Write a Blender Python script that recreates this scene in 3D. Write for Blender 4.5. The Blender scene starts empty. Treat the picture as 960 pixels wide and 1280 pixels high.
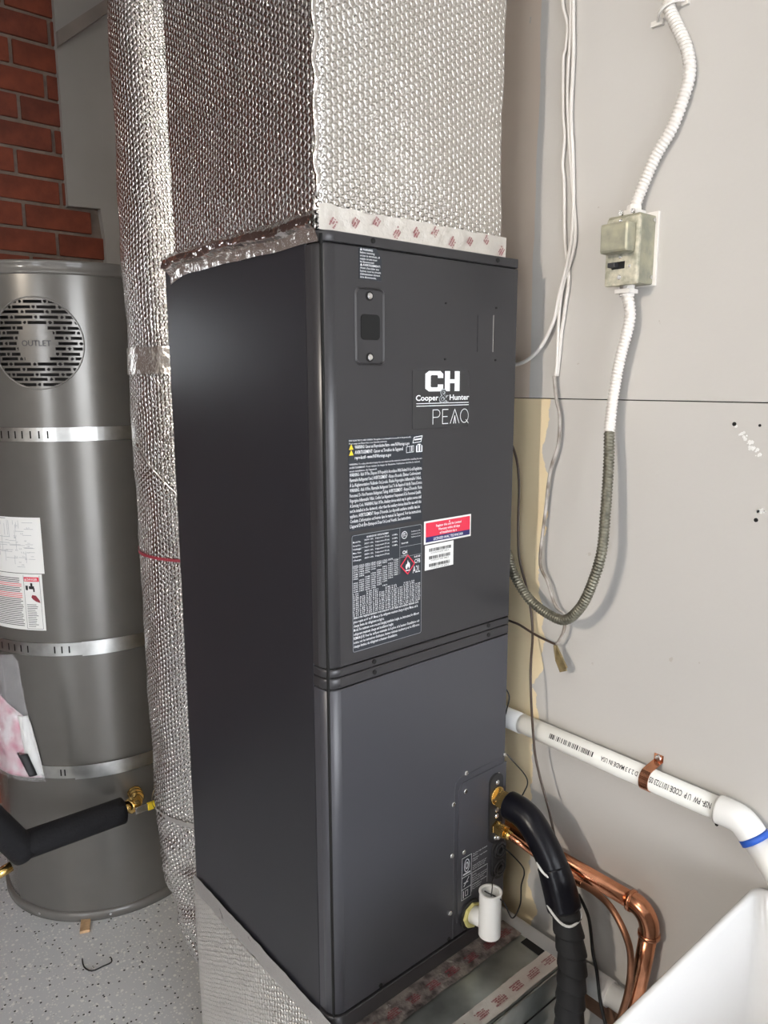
import bpy, bmesh, math, random
from mathutils import Vector, Matrix, noise
random.seed(7)
PI = math.pi
scn = bpy.context.scene
C = scn.collection

# ------------------------------------------------------------------ camera
cam_d = bpy.data.cameras.new('camera'); cam = bpy.data.objects.new('camera', cam_d); C.objects.link(cam)
cam.location = (-0.5737, -0.7990, 0.9605)
cam.rotation_euler = (1.39657886, 0.0027592, -0.70322767)
cam_d.sensor_fit = 'VERTICAL'; cam_d.sensor_height = 36.0; cam_d.lens = 36.0 * 928.99 / 1280.0
cam_d.clip_start = 0.02; cam_d.clip_end = 100
scn.camera = cam

# ------------------------------------------------------------------ world, lights, exposure
w = bpy.data.worlds.new('world'); scn.world = w; w.use_nodes = True
bg = w.node_tree.nodes['Background']; bg.inputs[0].default_value = (0.90, 0.94, 1.0, 1); bg.inputs[1].default_value = 12.0
scn.view_settings.view_transform = 'Standard'; scn.view_settings.look = 'None'
scn.view_settings.exposure = 0.0; scn.view_settings.gamma = 1.0; scn.view_settings.use_curve_mapping = False

def area_light(name, loc, target, sx, sy, power, col):
    d = bpy.data.lights.new(name, 'AREA'); d.shape = 'RECTANGLE'; d.size = sx; d.size_y = sy
    d.energy = power; d.color = col
    o = bpy.data.objects.new(name, d); C.objects.link(o); o.location = loc
    o.rotation_euler = (Vector(target) - Vector(loc)).to_track_quat('-Z', 'Y').to_euler()
    return o
KEY = area_light('work_lamp_light', (-4.00, -0.62, 2.18), (0.45, -0.1, 0.9), 0.22, 0.16, 10.5, (1.0, 0.90, 0.78))
KEY.data.spread = math.radians(60)
FILL = area_light('ceiling_lamp_light', (-1.5, -0.7, 2.42), (-1.5, -0.7, 0), 1.2, 0.25, 12, (1.0, 0.96, 0.90))

# ------------------------------------------------------------------ materials
def nodes_of(m):
    m.use_nodes = True
    nt = m.node_tree
    return nt, nt.nodes['Principled BSDF']
def mat(name, col, rough=0.5, metal=0.0, var=0.0, vscale=20, bump=0.0, bscale=80, bdist=0.001, coat=0.0, detail=4, col2=None, emit=None):
    m = bpy.data.materials.new(name); nt, b = nodes_of(m)
    b.inputs['Base Color'].default_value = (*col, 1); b.inputs['Roughness'].default_value = rough
    b.inputs['Metallic'].default_value = metal; b.inputs['Coat Weight'].default_value = coat
    b.inputs['Coat Roughness'].default_value = 0.1
    tc = nt.nodes.new('ShaderNodeTexCoord')
    if var > 0 or col2:
        n = nt.nodes.new('ShaderNodeTexNoise'); n.inputs['Scale'].default_value = vscale; n.inputs['Detail'].default_value = detail
        nt.links.new(tc.outputs['Object'], n.inputs['Vector'])
        r = nt.nodes.new('ShaderNodeValToRGB'); nt.links.new(n.outputs['Fac'], r.inputs['Fac'])
        r.color_ramp.elements[0].position = 0.35; r.color_ramp.elements[1].position = 0.65
        c2 = col2 if col2 else tuple(min(1, c * (1 + var)) for c in col)
        c1 = col if col2 else tuple(c * (1 - var) for c in col)
        r.color_ramp.elements[0].color = (*c1, 1); r.color_ramp.elements[1].color = (*c2, 1)
        nt.links.new(r.outputs['Color'], b.inputs['Base Color'])
    if bump > 0:
        n = nt.nodes.new('ShaderNodeTexNoise'); n.inputs['Scale'].default_value = bscale; n.inputs['Detail'].default_value = 3
        nt.links.new(tc.outputs['Object'], n.inputs['Vector'])
        bp = nt.nodes.new('ShaderNodeBump'); bp.inputs['Strength'].default_value = bump; bp.inputs['Distance'].default_value = bdist
        nt.links.new(n.outputs['Fac'], bp.inputs['Height']); nt.links.new(bp.outputs['Normal'], b.inputs['Normal'])
    if emit:
        b.inputs['Emission Color'].default_value = (*emit[0], 1); b.inputs['Emission Strength'].default_value = emit[1]
    return m

def math_node(nt, op, a, b=None, c=None):
    n = nt.nodes.new('ShaderNodeMath'); n.operation = op
    for i, v in enumerate((a, b, c)):
        if v is None: continue
        if isinstance(v, (int, float)): n.inputs[i].default_value = v
        else: nt.links.new(v, n.inputs[i])
    return n.outputs[0]

def foil_mat(name, col=(0.80, 0.78, 0.75), rough=0.11, pitch=0.0088, bdist=0.0022, strength=1.0):
    """bubble-wrap foil insulation: hexagonal bubbles from a UV map laid out in metres"""
    m = bpy.data.materials.new(name); nt, b = nodes_of(m)
    b.inputs['Base Color'].default_value = (*col, 1); b.inputs['Metallic'].default_value = 1.0; b.inputs['Roughness'].default_value = rough
    uv = nt.nodes.new('ShaderNodeUVMap'); uv.uv_map = 'UVMap'
    nz = nt.nodes.new('ShaderNodeTexNoise'); nz.inputs['Scale'].default_value = 30; nz.inputs['Detail'].default_value = 2
    nt.links.new(uv.outputs['UV'], nz.inputs['Vector'])
    mixv = nt.nodes.new('ShaderNodeVectorMath'); mixv.operation = 'MULTIPLY_ADD'
    nt.links.new(nz.outputs['Color'], mixv.inputs[0]); mixv.inputs[1].default_value = (0.0065, 0.0065, 0); nt.links.new(uv.outputs['UV'], mixv.inputs[2])
    sp = nt.nodes.new('ShaderNodeSeparateXYZ'); nt.links.new(mixv.outputs[0], sp.inputs[0])
    k = 2 * PI / pitch
    u = math_node(nt, 'MULTIPLY', sp.outputs['X'], k); v = math_node(nt, 'MULTIPLY', sp.outputs['Y'], k)
    h1 = math_node(nt, 'COSINE', u)
    a = math_node(nt, 'MULTIPLY', u, 0.5); bb = math_node(nt, 'MULTIPLY', v, 0.8660254)
    h2 = math_node(nt, 'COSINE', math_node(nt, 'ADD', a, bb)); h3 = math_node(nt, 'COSINE', math_node(nt, 'SUBTRACT', a, bb))
    h = math_node(nt, 'ADD', math_node(nt, 'ADD', h1, h2), h3)
    mr = nt.nodes.new('ShaderNodeMapRange'); mr.interpolation_type = 'SMOOTHSTEP'; nt.links.new(h, mr.inputs['Value'])
    mr.inputs['From Min'].default_value = -1.3; mr.inputs['From Max'].default_value = 0.9
    h = mr.outputs['Result']
    n2 = nt.nodes.new('ShaderNodeTexNoise'); n2.inputs['Scale'].default_value = 260; n2.inputs['Detail'].default_value = 4
    nt.links.new(uv.outputs['UV'], n2.inputs['Vector'])
    hh = math_node(nt, 'MULTIPLY_ADD', n2.outputs['Fac'], 0.7, h)
    bp = nt.nodes.new('ShaderNodeBump'); bp.inputs['Strength'].default_value = strength; bp.inputs['Distance'].default_value = bdist
    nt.links.new(hh, bp.inputs['Height']); nt.links.new(bp.outputs['Normal'], b.inputs['Normal'])
    return m

M = {}
M['foil'] = foil_mat('bubble_foil')
M['foil_pale'] = foil_mat('bubble_foil_pale', (0.90, 0.88, 0.84), 0.30, 0.0088, 0.0020, 0.9)
M['tape'] = mat('foil_tape', (0.78, 0.75, 0.72), 0.14, 1.0, bump=0.8, bscale=22, bdist=0.010)
M['tape_soft'] = mat('foil_tape_soft', (0.82, 0.79, 0.75), 0.24, 0.9, bump=0.9, bscale=24, bdist=0.010)
M['tape_pale'] = mat('foil_tape_pale', (0.80, 0.77, 0.72), 0.42, 0.75, bump=0.8, bscale=90, bdist=0.002, var=0.05)
M['tape_dark'] = mat('foil_tape_scuffed', (0.15, 0.13, 0.13), 0.32, 0.7, bump=0.9, bscale=110, bdist=0.003, col2=(0.50, 0.45, 0.42), vscale=60)
M['red_print'] = mat('red_print', (0.26, 0.03, 0.045), 0.6)
M['cab'] = mat('charcoal_powder_coat', (0.034, 0.033, 0.036), 0.32, 0.0, bump=0.12, bscale=900, bdist=0.0003)
M['cab_low'] = mat('lighter_powder_coat', (0.054, 0.054, 0.063), 0.36, 0.0, bump=0.12, bscale=900, bdist=0.0003)  # slightly lighter and bluer than the upper panel
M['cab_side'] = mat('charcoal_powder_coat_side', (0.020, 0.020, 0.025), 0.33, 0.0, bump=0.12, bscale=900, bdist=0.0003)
M['concrete'] = mat('driveway_concrete', (0.34, 0.33, 0.31), 0.8, var=0.1, vscale=3)
M['gap'] = mat('dark_gap', (0.004, 0.004, 0.004), 0.8)
M['black'] = mat('black_plastic', (0.03, 0.03, 0.033), 0.35)
M['rubber'] = mat('black_rubber', (0.018, 0.018, 0.02), 0.6)
M['white_ink'] = mat('white_ink', (0.86, 0.88, 0.90), 0.6)
M['grey_ink'] = mat('grey_ink', (0.36, 0.38, 0.40), 0.6)
M['label_dark'] = mat('dark_label_film', (0.020, 0.025, 0.034), 0.45)
M['label_film'] = mat('clear_label_film', (0.036, 0.036, 0.038), 0.25)
M['paper'] = mat('white_paper', (0.78, 0.78, 0.76), 0.6)
M['black_ink'] = mat('black_ink', (0.02, 0.02, 0.022), 0.6)
M['red'] = mat('label_red', (0.72, 0.03, 0.07), 0.5)
M['navy'] = mat('label_navy', (0.02, 0.02, 0.12), 0.5)
M['yellow'] = mat('label_yellow', (0.85, 0.62, 0.03), 0.5)
M['pink'] = mat('pink_paper', (0.60, 0.22, 0.30), 0.6, col2=(0.75, 0.68, 0.70), vscale=28)
M['zinc'] = mat('zinc_screw', (0.78, 0.78, 0.78), 0.25, 1.0)
M['strap'] = mat('galvanised_strap', (0.62, 0.62, 0.60), 0.32, 1.0, var=0.12, vscale=30)
M['sheet'] = mat('galvanised_sheet', (0.42, 0.45, 0.43), 0.34, 0.9, var=0.25, vscale=14, bump=0.2, bscale=20, bdist=0.002)
M['heater'] = mat('grey_heater_paint', (0.165, 0.157, 0.144), 0.26, 0.42, coat=0.15, var=0.02)
M['heater_cap'] = mat('grey_heater_cap', (0.14, 0.132, 0.12), 0.4, 0.0, coat=0.5)
M['brass'] = mat('brass', (0.80, 0.55, 0.20), 0.25, 1.0, var=0.12, vscale=60)
M['copper'] = mat('copper', (0.72, 0.32, 0.18), 0.24, 1.0, var=0.25, vscale=25)
M['copper_dull'] = mat('dull_copper', (0.36, 0.17, 0.10), 0.4, 0.9, var=0.2, vscale=25)
M['pvc'] = mat('white_pvc', (0.80, 0.79, 0.74), 0.28)
M['pvc_fit'] = mat('white_pvc_fitting', (0.86, 0.86, 0.84), 0.22)
M['pvc_grey'] = mat('grey_white_pvc', (0.66, 0.66, 0.65), 0.35)
M['primer'] = mat('blue_primer', (0.02, 0.10, 0.50), 0.5)
M['foam'] = mat('black_pipe_foam', (0.012, 0.012, 0.014), 0.8, bump=0.7, bscale=160, bdist=0.002)
M['vinyl'] = mat('black_vinyl_wrap', (0.004, 0.004, 0.007), 0.30, bump=0.35, bscale=35, bdist=0.003)
M['vinyl_dull'] = mat('black_vinyl_tape', (0.022, 0.022, 0.023), 0.55, bump=0.2, bscale=35, bdist=0.002)
M['painted'] = mat('white_painted_steel', (0.74, 0.71, 0.67), 0.5, bump=0.3, bscale=300, bdist=0.0006)
M['armor'] = mat('weathered_armored_conduit', (0.23, 0.22, 0.17), 0.45, 0.6, col2=(0.12, 0.115, 0.09), vscale=90)
M['cable_w'] = mat('paint_coated_cable', (0.70, 0.67, 0.63), 0.45)
M['cable_b'] = mat('brown_cable', (0.055, 0.035, 0.025), 0.45)
M['cable_g'] = mat('grey_brown_cable', (0.16, 0.13, 0.10), 0.4, col2=(0.5, 0.47, 0.44), vscale=35)
M['wire'] = mat('black_wire', (0.012, 0.012, 0.012), 0.45)
M['brown'] = mat('brown_tag', (0.20, 0.15, 0.07), 0.6, var=0.3, vscale=60)
M['box_metal'] = mat('old_painted_steel_box', (0.40, 0.38, 0.28), 0.42, 0.35, col2=(0.28, 0.28, 0.22), vscale=55, bump=0.3, bscale=200)
M['box_cream'] = mat('chipped_cream_paint', (0.62, 0.58, 0.46), 0.5, col2=(0.35, 0.34, 0.26), vscale=90)
M['tub'] = mat('white_tub_plastic', (0.80, 0.80, 0.80), 0.16, coat=0.3)
M['wood'] = mat('raw_wood', (0.55, 0.36, 0.20), 0.7, var=0.2, vscale=60)
M['wood_dark'] = mat('stained_wood_plate', (0.16, 0.085, 0.05), 0.7, var=0.2, vscale=40)
M['mortar'] = mat('mortar', (0.20, 0.155, 0.125), 0.9, var=0.15, vscale=40, bump=0.6, bscale=200, bdist=0.002)
M['brick_a'] = mat('red_brick', (0.165, 0.036, 0.016), 0.85, var=0.28, vscale=14, bump=0.6, bscale=90, bdist=0.003)
M['brick_b'] = mat('dark_red_brick', (0.14, 0.032, 0.016), 0.85, var=0.3, vscale=18, bump=0.6, bscale=90, bdist=0.003)
M['brick_c'] = mat('orange_red_brick', (0.20, 0.048, 0.020), 0.85, var=0.3, vscale=22, bump=0.6, bscale=90, bdist=0.003)
M['board'] = mat('grey_painted_board', (0.30, 0.285, 0.265), 0.7, var=0.04, vscale=5)
M['shadow_band'] = mat('shadow_band_taupe', (0.22, 0.19, 0.17), 0.7, var=0.1, vscale=10)
M['ceil'] = mat('ceiling_paint', (0.52, 0.50, 0.47), 0.8, var=0.2, vscale=3)
M['darkwall'] = mat('dim_interior_wall', (0.24, 0.20, 0.18), 0.8, var=0.2, vscale=2)
M['white_trim'] = mat('white_trim_paint', (0.6, 0.6, 0.58), 0.5)
M['lamp'] = mat('lamp_diffuser', (0.9, 0.9, 0.9), 0.5, emit=((1.0, 0.95, 0.88), 6.0))

def plastic_film():
    m = bpy.data.materials.new('clear_plastic_film'); nt, b = nodes_of(m)
    b.inputs['Base Color'].default_value = (0.92, 0.92, 0.95, 1); b.inputs['Roughness'].default_value = 0.08
    b.inputs['Alpha'].default_value = 0.11
    tc = nt.nodes.new('ShaderNodeTexCoord'); n = nt.nodes.new('ShaderNodeTexNoise'); n.inputs['Scale'].default_value = 25
    nt.links.new(tc.outputs['Object'], n.inputs['Vector'])
    bp = nt.nodes.new('ShaderNodeBump'); bp.inputs['Strength'].default_value = 1; bp.inputs['Distance'].default_value = 0.02
    nt.links.new(n.outputs['Fac'], bp.inputs['Height']); nt.links.new(bp.outputs['Normal'], b.inputs['Normal'])
    return m
for k_ in ('vinyl', 'vinyl_dull', 'foam'): M[k_].node_tree.nodes['Principled BSDF'].inputs['Specular IOR Level'].default_value = 0.28
M['film'] = plastic_film()
def glass_mat():
    m = bpy.data.materials.new('window_glass'); nt, b = nodes_of(m)
    b.inputs['Transmission Weight'].default_value = 1.0; b.inputs['Roughness'].default_value = 0.0; b.inputs['IOR'].default_value = 1.02
    return m
M['glass'] = glass_mat()

def wall_mat():
    """painted drywall; strip that an older appliance hid is left bare, ragged paint edge"""
    m = bpy.data.materials.new('painted_drywall'); nt, b = nodes_of(m)
    b.inputs['Roughness'].default_value = 0.55
    tc = nt.nodes.new('ShaderNodeTexCoord'); sp = nt.nodes.new('ShaderNodeSeparateXYZ'); nt.links.new(tc.outputs['Object'], sp.inputs[0])
    def noise_n(scale, detail=3):
        n = nt.nodes.new('ShaderNodeTexNoise'); n.inputs['Scale'].default_value = scale; n.inputs['Detail'].default_value = detail
        nt.links.new(tc.outputs['Object'], n.inputs['Vector']); return n.outputs['Fac']
    def mix(fac, c1, c2):
        x = nt.nodes.new('ShaderNodeMix'); x.data_type = 'RGBA'
        nt.links.new(fac, x.inputs['Factor'])
        for s, c in ((x.inputs['A'], c1), (x.inputs['B'], c2)):
            if isinstance(c, tuple): s.default_value = (*c, 1)
            else: nt.links.new(c, s)
        return x.outputs['Result']
    base = mix(noise_n(2.2, 2), (0.50, 0.488, 0.468), (0.57, 0.545, 0.51))
    # low part: bare cream paper for y > ragged edge
    low = math_node(nt, 'LESS_THAN', sp.outputs['Z'], 0.93)
    e1 = math_node(nt, 'MULTIPLY_ADD', noise_n(11, 5), 0.10, -0.052)
    yy = math_node(nt, 'ADD', sp.outputs['Y'], e1)
    bare = math_node(nt, 'GREATER_THAN', yy, -0.002)
    f_low = math_node(nt, 'MULTIPLY', low, bare)
    base = mix(f_low, base, mix(noise_n(9), (0.76, 0.61, 0.38), (0.82, 0.70, 0.48)))
    up = math_node(nt, 'SUBTRACT', 1.0, low)
    e2 = math_node(nt, 'MULTIPLY_ADD', noise_n(6, 4), 0.02, -0.01)
    bare2 = math_node(nt, 'GREATER_THAN', math_node(nt, 'ADD', sp.outputs['Y'], e2), 0.040)
    base = mix(math_node(nt, 'MULTIPLY', up, bare2), base, (0.60, 0.50, 0.41))
    # stray unpainted spot and scuffs
    s = noise_n(38, 6)
    scuff = math_node(nt, 'GREATER_THAN', s, 0.74)
    base = mix(scuff, base, (0.46, 0.43, 0.39))
    nt.links.new(base, b.inputs['Base Color'])
    bp = nt.nodes.new('ShaderNodeBump'); bp.inputs['Strength'].default_value = 0.35; bp.inputs['Distance'].default_value = 0.004
    nt.links.new(noise_n(22, 5), bp.inputs['Height']); nt.links.new(bp.outputs['Normal'], b.inputs['Normal'])
    return m
M['wall'] = wall_mat()

def floor_mat():
    m = bpy.data.materials.new('flake_epoxy_floor'); nt, b = nodes_of(m)
    b.inputs['Roughness'].default_value = 0.34
    tc = nt.nodes.new('ShaderNodeTexCoord')
    n = nt.nodes.new('ShaderNodeTexNoise'); n.inputs['Scale'].default_value = 3; n.inputs['Detail'].default_value = 4
    nt.links.new(tc.outputs['Object'], n.inputs['Vector'])
    def mix(fac, c1, c2):
        x = nt.nodes.new('ShaderNodeMix'); x.data_type = 'RGBA'; nt.links.new(fac, x.inputs['Factor'])
        for s, c in ((x.inputs['A'], c1), (x.inputs['B'], c2)):
            if isinstance(c, tuple): s.default_value = (*c, 1)
            else: nt.links.new(c, s)
        return x.outputs['Result']
    base = mix(n.outputs['Fac'], (0.56, 0.57, 0.585), (0.68, 0.69, 0.705))
    for scale, thr, pick, col in ((75, 0.21, 0.62, (0.85, 0.85, 0.83)), (120, 0.22, 0.55, (0.80, 0.80, 0.78)), (90, 0.17, 0.68, (0.03, 0.03, 0.03)), (160, 0.22, 0.62, (0.75, 0.75, 0.74))):
        v = nt.nodes.new('ShaderNodeTexVoronoi'); v.inputs['Scale'].default_value = scale; v.inputs['Randomness'].default_value = 1
        nt.links.new(tc.outputs['Object'], v.inputs['Vector'])
        near = math_node(nt, 'LESS_THAN', v.outputs['Distance'], thr * 1.4)
        spc = nt.nodes.new('ShaderNodeSeparateColor'); nt.links.new(v.outputs['Color'], spc.inputs[0])
        sel = math_node(nt, 'GREATER_THAN', spc.outputs[0], pick)
        base = mix(math_node(nt, 'MULTIPLY', near, sel), base, col)
    nt.links.new(base, b.inputs['Base Color'])
    return m
M['floor'] = floor_mat()

def brick_tex():
    m = bpy.data.materials.new('far_brickwork'); nt, b = nodes_of(m); b.inputs['Roughness'].default_value = 0.85
    tc = nt.nodes.new('ShaderNodeTexCoord'); mp = nt.nodes.new('ShaderNodeMapping'); mp.inputs['Rotation'].default_value = (PI / 2, 0, 0)
    nt.links.new(tc.outputs['Object'], mp.inputs['Vector'])
    t = nt.nodes.new('ShaderNodeTexBrick'); t.inputs['Scale'].default_value = 1
    t.inputs['Brick Width'].default_value = 0.213; t.inputs['Row Height'].default_value = 0.0765; t.inputs['Mortar Size'].default_value = 0.006
    t.inputs['Color1'].default_value = (0.075, 0.03, 0.022, 1); t.inputs['Color2'].default_value = (0.055, 0.024, 0.018, 1); t.inputs['Mortar'].default_value = (0.10, 0.08, 0.07, 1)
    nt.links.new(mp.outputs[0], t.inputs['Vector']); nt.links.new(t.outputs['Color'], b.inputs['Base Color'])
    return m
M['brickwall'] = brick_tex()

# ------------------------------------------------------------------ mesh helpers
def new_obj(name, verts, faces, m, parent=None, smooth=False, uvs=None, kind=None, label=None):
    me = bpy.data.meshes.new(name); me.from_pydata([tuple(v) for v in verts], [], faces); me.update()
    if uvs is not None:
        ul = me.uv_layers.new(name='UVMap')
        for l in me.loops: ul.data[l.index].uv = uvs[l.vertex_index]
    if smooth: me.polygons.foreach_set('use_smooth', [True] * len(me.polygons))
    if isinstance(m, str): m = M[m]
    me.materials.append(m)
    o = bpy.data.objects.new(name, me); C.objects.link(o)
    if parent is not None:
        o.parent = parent
        base = parent
        off = Vector((0, 0, 0))
        while base is not None:
            off += base.location; base = base.parent
        for v in me.vertices: v.co -= off
    if kind: o['kind'] = kind
    if label: o['label'] = label
    return o
class MB:
    """collects shapes into one mesh"""
    def __init__(s): s.v = []; s.f = []; s.uv = []
    def add(s, v, f, uv=None):
        n = len(s.v); s.v += [tuple(x) for x in v]; s.f += [tuple(i + n for i in q) for q in f]
        s.uv += list(uv) if uv else [(0, 0)] * len(v)
        return s
    def obj(s, name, m, parent=None, smooth=False, uv=False, kind=None, label=None):
        return new_obj(name, s.v, s.f, m, parent, smooth, s.uv if uv else None, kind, label)
def box_geo(x0, x1, y0, y1, z0, z1, bev=0.0):
    if bev <= 0:
        v = [(x0, y0, z0), (x1, y0, z0), (x1, y1, z0), (x0, y1, z0), (x0, y0, z1), (x1, y0, z1), (x1, y1, z1), (x0, y1, z1)]
        return v, [(0, 3, 2, 1), (4, 5, 6, 7), (0, 1, 5, 4), (1, 2, 6, 5), (2, 3, 7, 6), (3, 0, 4, 7)]
    bm = bmesh.new(); bmesh.ops.create_cube(bm, size=1)
    for q in bm.verts: q.co = Vector(((x0 + x1) / 2 + q.co.x * (x1 - x0), (y0 + y1) / 2 + q.co.y * (y1 - y0), (z0 + z1) / 2 + q.co.z * (z1 - z0)))
    bmesh.ops.bevel(bm, geom=list(bm.edges), offset=bev, segments=2, affect='EDGES', profile=0.6)
    bm.verts.index_update(); v = [q.co[:] for q in bm.verts]; f = [tuple(x.index for x in p.verts) for p in bm.faces]; bm.free()
    return v, f
def box(name, b, m, parent=None, bev=0.0, **k):
    v, f = box_geo(*b, bev); return new_obj(name, v, f, m, parent, **k)
def catmull(P, n=8):
    P = [Vector(p) for p in P]
    if len(P) < 3: return P
    out = []
    for i in range(len(P) - 1):
        p0 = P[max(i - 1, 0)]; p1 = P[i]; p2 = P[i + 1]; p3 = P[min(i + 2, len(P) - 1)]
        for k in range(n):
            t = k / n
            out.append(0.5 * ((2 * p1) + (p2 - p0) * t + (2 * p0 - 5 * p1 + 4 * p2 - p3) * t * t + (3 * p1 - p0 - 3 * p2 + p3) * t ** 3))
    out.append(P[-1]); return out
def resample(P, step):
    out = [P[0].copy()]; acc = 0
    for a, b in zip(P, P[1:]):
        L = (b - a).length
        if L < 1e-9: continue
        d = step - acc
        while d <= L:
            out.append(a.lerp(b, d / L)); d += step
        acc = (acc + L) % step if step else 0
        acc = L - (d - step)
    if (out[-1] - P[-1]).length > step * 0.3: out.append(P[-1].copy())
    return out
def tube_geo(P, r, seg=12, caps=True, uv=False):
    """r: number or function (s, angle) -> radius"""
    P = [Vector(p) for p in P]; n = len(P)
    T = [((P[min(i + 1, n - 1)] - P[max(i - 1, 0)]).normalized()) for i in range(n)]
    up = Vector((0, 0, 1)) if abs(T[0].z) < 0.9 else Vector((1, 0, 0))
    N = (up - T[0] * up.dot(T[0])).normalized()
    v = []; f = []; s = 0; uvs = []
    for i in range(n):
        if i: s += (P[i] - P[i - 1]).length; N = (N - T[i] * N.dot(T[i])).normalized()
        B = T[i].cross(N)
        for k in range(seg):
            a = 2 * PI * k / seg
            rr = r(s, a) if callable(r) else r
            v.append(P[i] + (N * math.cos(a) + B * math.sin(a)) * rr)
            uvs.append((a * (r if not callable(r) else 0.15), s))
    for i in range(n - 1):
        for k in range(seg):
            a = i * seg + k; b = i * seg + (k + 1) % seg
            f.append((a, b, b + seg, a + seg))
    if caps:
        f.append(tuple(range(seg))[::-1]); f.append(tuple((n - 1) * seg + k for k in range(seg)))
    return v, f
def tube(name, P, r, m, parent=None, seg=12, smooth=True, curve=0, step=None, caps=True, **k):
    P = [Vector(p) for p in P]
    if curve: P = catmull(P, curve)
    if step: P = resample(P, step)
    v, f = tube_geo(P, r, seg, caps)
    return new_obj(name, v, f, m, parent, smooth, **k)
def disc_geo(c, axis, r, h, seg=20, bev=0.0):
    """cylinder from c along axis, height h, optional bevelled far rim"""
    c = Vector(c); ax = Vector(axis).normalized()
    pts = [(0, r)] + ([(h - bev, r), (h, r - bev)] if bev else [(h, r)])
    up = Vector((0, 0, 1)) if abs(ax.z) < 0.9 else Vector((1, 0, 0))
    N = (up - ax * up.dot(ax)).normalized(); B = ax.cross(N); v = []; f = []
    for t, rr in pts:
        for k in range(seg):
            a = 2 * PI * k / seg; v.append(c + ax * t + (N * math.cos(a) + B * math.sin(a)) * rr)
    for i in range(len(pts) - 1):
        for k in range(seg):
            a = i * seg + k; b = i * seg + (k + 1) % seg; f.append((a, b, b + seg, a + seg))
    f.append(tuple(range(seg))[::-1]); f.append(tuple((len(pts) - 1) * seg + k for k in range(seg)))
    return v, f
def disc(name, c, axis, r, h, m, parent=None, seg=20, bev=0.0, **k):
    v, f = disc_geo(c, axis, r, h, seg, bev); return new_obj(name, v, f, m, parent, **k)
def ring_geo(c, axis, ro, ri, h, seg=24):
    c = Vector(c); ax = Vector(axis).normalized(); up = Vector((0, 0, 1)) if abs(ax.z) < 0.9 else Vector((1, 0, 0))
    N = (up - ax * up.dot(ax)).normalized(); B = ax.cross(N); v = []; f = []
    for t, rr in ((0, ro), (h, ro), (h, ri), (0, ri)):
        for k in range(seg):
            a = 2 * PI * k / seg; v.append(c + ax * t + (N * math.cos(a) + B * math.sin(a)) * rr)
    for i in range(4):
        for k in range(seg):
            a = i * seg + k; b = i * seg + (k + 1) % seg; a2 = ((i + 1) % 4) * seg + k; b2 = ((i + 1) % 4) * seg + (k + 1) % seg
            f.append((a, b, b2, a2))
    return v, f
def prism_geo(poly, y0, y1):
    """polygon in x,z extruded along y (y0 = front)"""
    n = len(poly); v = [(x, y0, z) for x, z in poly] + [(x, y1, z) for x, z in poly]
    f = [tuple(range(n)), tuple(range(n, 2 * n))[::-1]] + [(i, i + n, (i + 1) % n + n, (i + 1) % n) for i in range(n)]
    return v, f
def rrect(x0, x1, z0, z1, r, n=5):
    p = []
    for cx, cz, a0 in ((x1 - r, z1 - r, 0), (x0 + r, z1 - r, 90), (x0 + r, z0 + r, 180), (x1 - r, z0 + r, 270)):
        for k in range(n + 1):
            a = math.radians(a0 + 90 * k / n); p.append((cx + r * math.cos(a), cz + r * math.sin(a)))
    return p
def grid_geo(fn, nu, nv):
    """fn(i/nu, j/nv) -> (pos, uv)"""
    v = []; uv = []; f = []
    for j in range(nv + 1):
        for i in range(nu + 1):
            p, q = fn(i / nu, j / nv); v.append(p); uv.append(q)
    for j in range(nv):
        for i in range(nu):
            a = j * (nu + 1) + i; f.append((a, a + 1, a + nu + 2, a + nu + 1))
    return v, f, uv
def empty(name, loc, label=None, cat=None, group=None):
    o = bpy.data.objects.new(name, None); C.objects.link(o); o.location = loc; o.empty_display_size = 0.05
    if label: tag(o, label, cat, group)
    return o
def tag(o, label, cat, group=None):
    o['label'] = label; o['category'] = cat
    if group: o['group'] = group
    return o
def structure(o): o['kind'] = 'structure'; return o

_tcache = {}
def text_geo(s, bold=0.0, res=2):
    k = (s, bold, res)
    if k in _tcache: return _tcache[k]
    cu = bpy.data.curves.new('t', 'FONT'); cu.body = s; cu.resolution_u = res; cu.offset = bold
    o = bpy.data.objects.new('t', cu); me = bpy.data.meshes.new_from_object(o)
    v = [(p.co.x, p.co.y) for p in me.vertices]; f = [tuple(p.vertices) for p in me.polygons]
    bpy.data.objects.remove(o); bpy.data.curves.remove(cu); bpy.data.meshes.remove(me)
    _tcache[k] = (v, f); return v, f
def put_text(mb, s, x0, x1, z0, h, place, bold=0.0, res=2):
    """write s so that it fills x0..x1 with its baseline at z0 and cap height h; place(u, w) -> 3D point"""
    v, f = text_geo(s, bold, res)
    if not v: return
    a = min(p[0] for p in v); b = max(p[0] for p in v)
    k = (x1 - x0) / (b - a)
    mb.add([place(x0 + (p[0] - a) * k, z0 + p[1] / 0.69 * h) for p in v], f)
def front(off): return lambda u, w: (u, -off, w)

# ================================================================== SETTING
FZ = -0.50; WX = 0.47; BY = 1.75; CZ = 2.50; LX = -5.0; DY = -4.6
structure(box('floor', (LX - 4, WX + 0.1, DY - 3, BY + 0.1, FZ - 0.1, FZ), 'floor'))
structure(box('ceiling', (LX, WX + 0.1, DY, BY + 0.1, CZ, CZ + 0.1), 'ceil'))
structure(box('driveway', (-45, 20, -45, DY - 3.01, FZ - 0.2, FZ - 0.02), 'concrete'))
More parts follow.
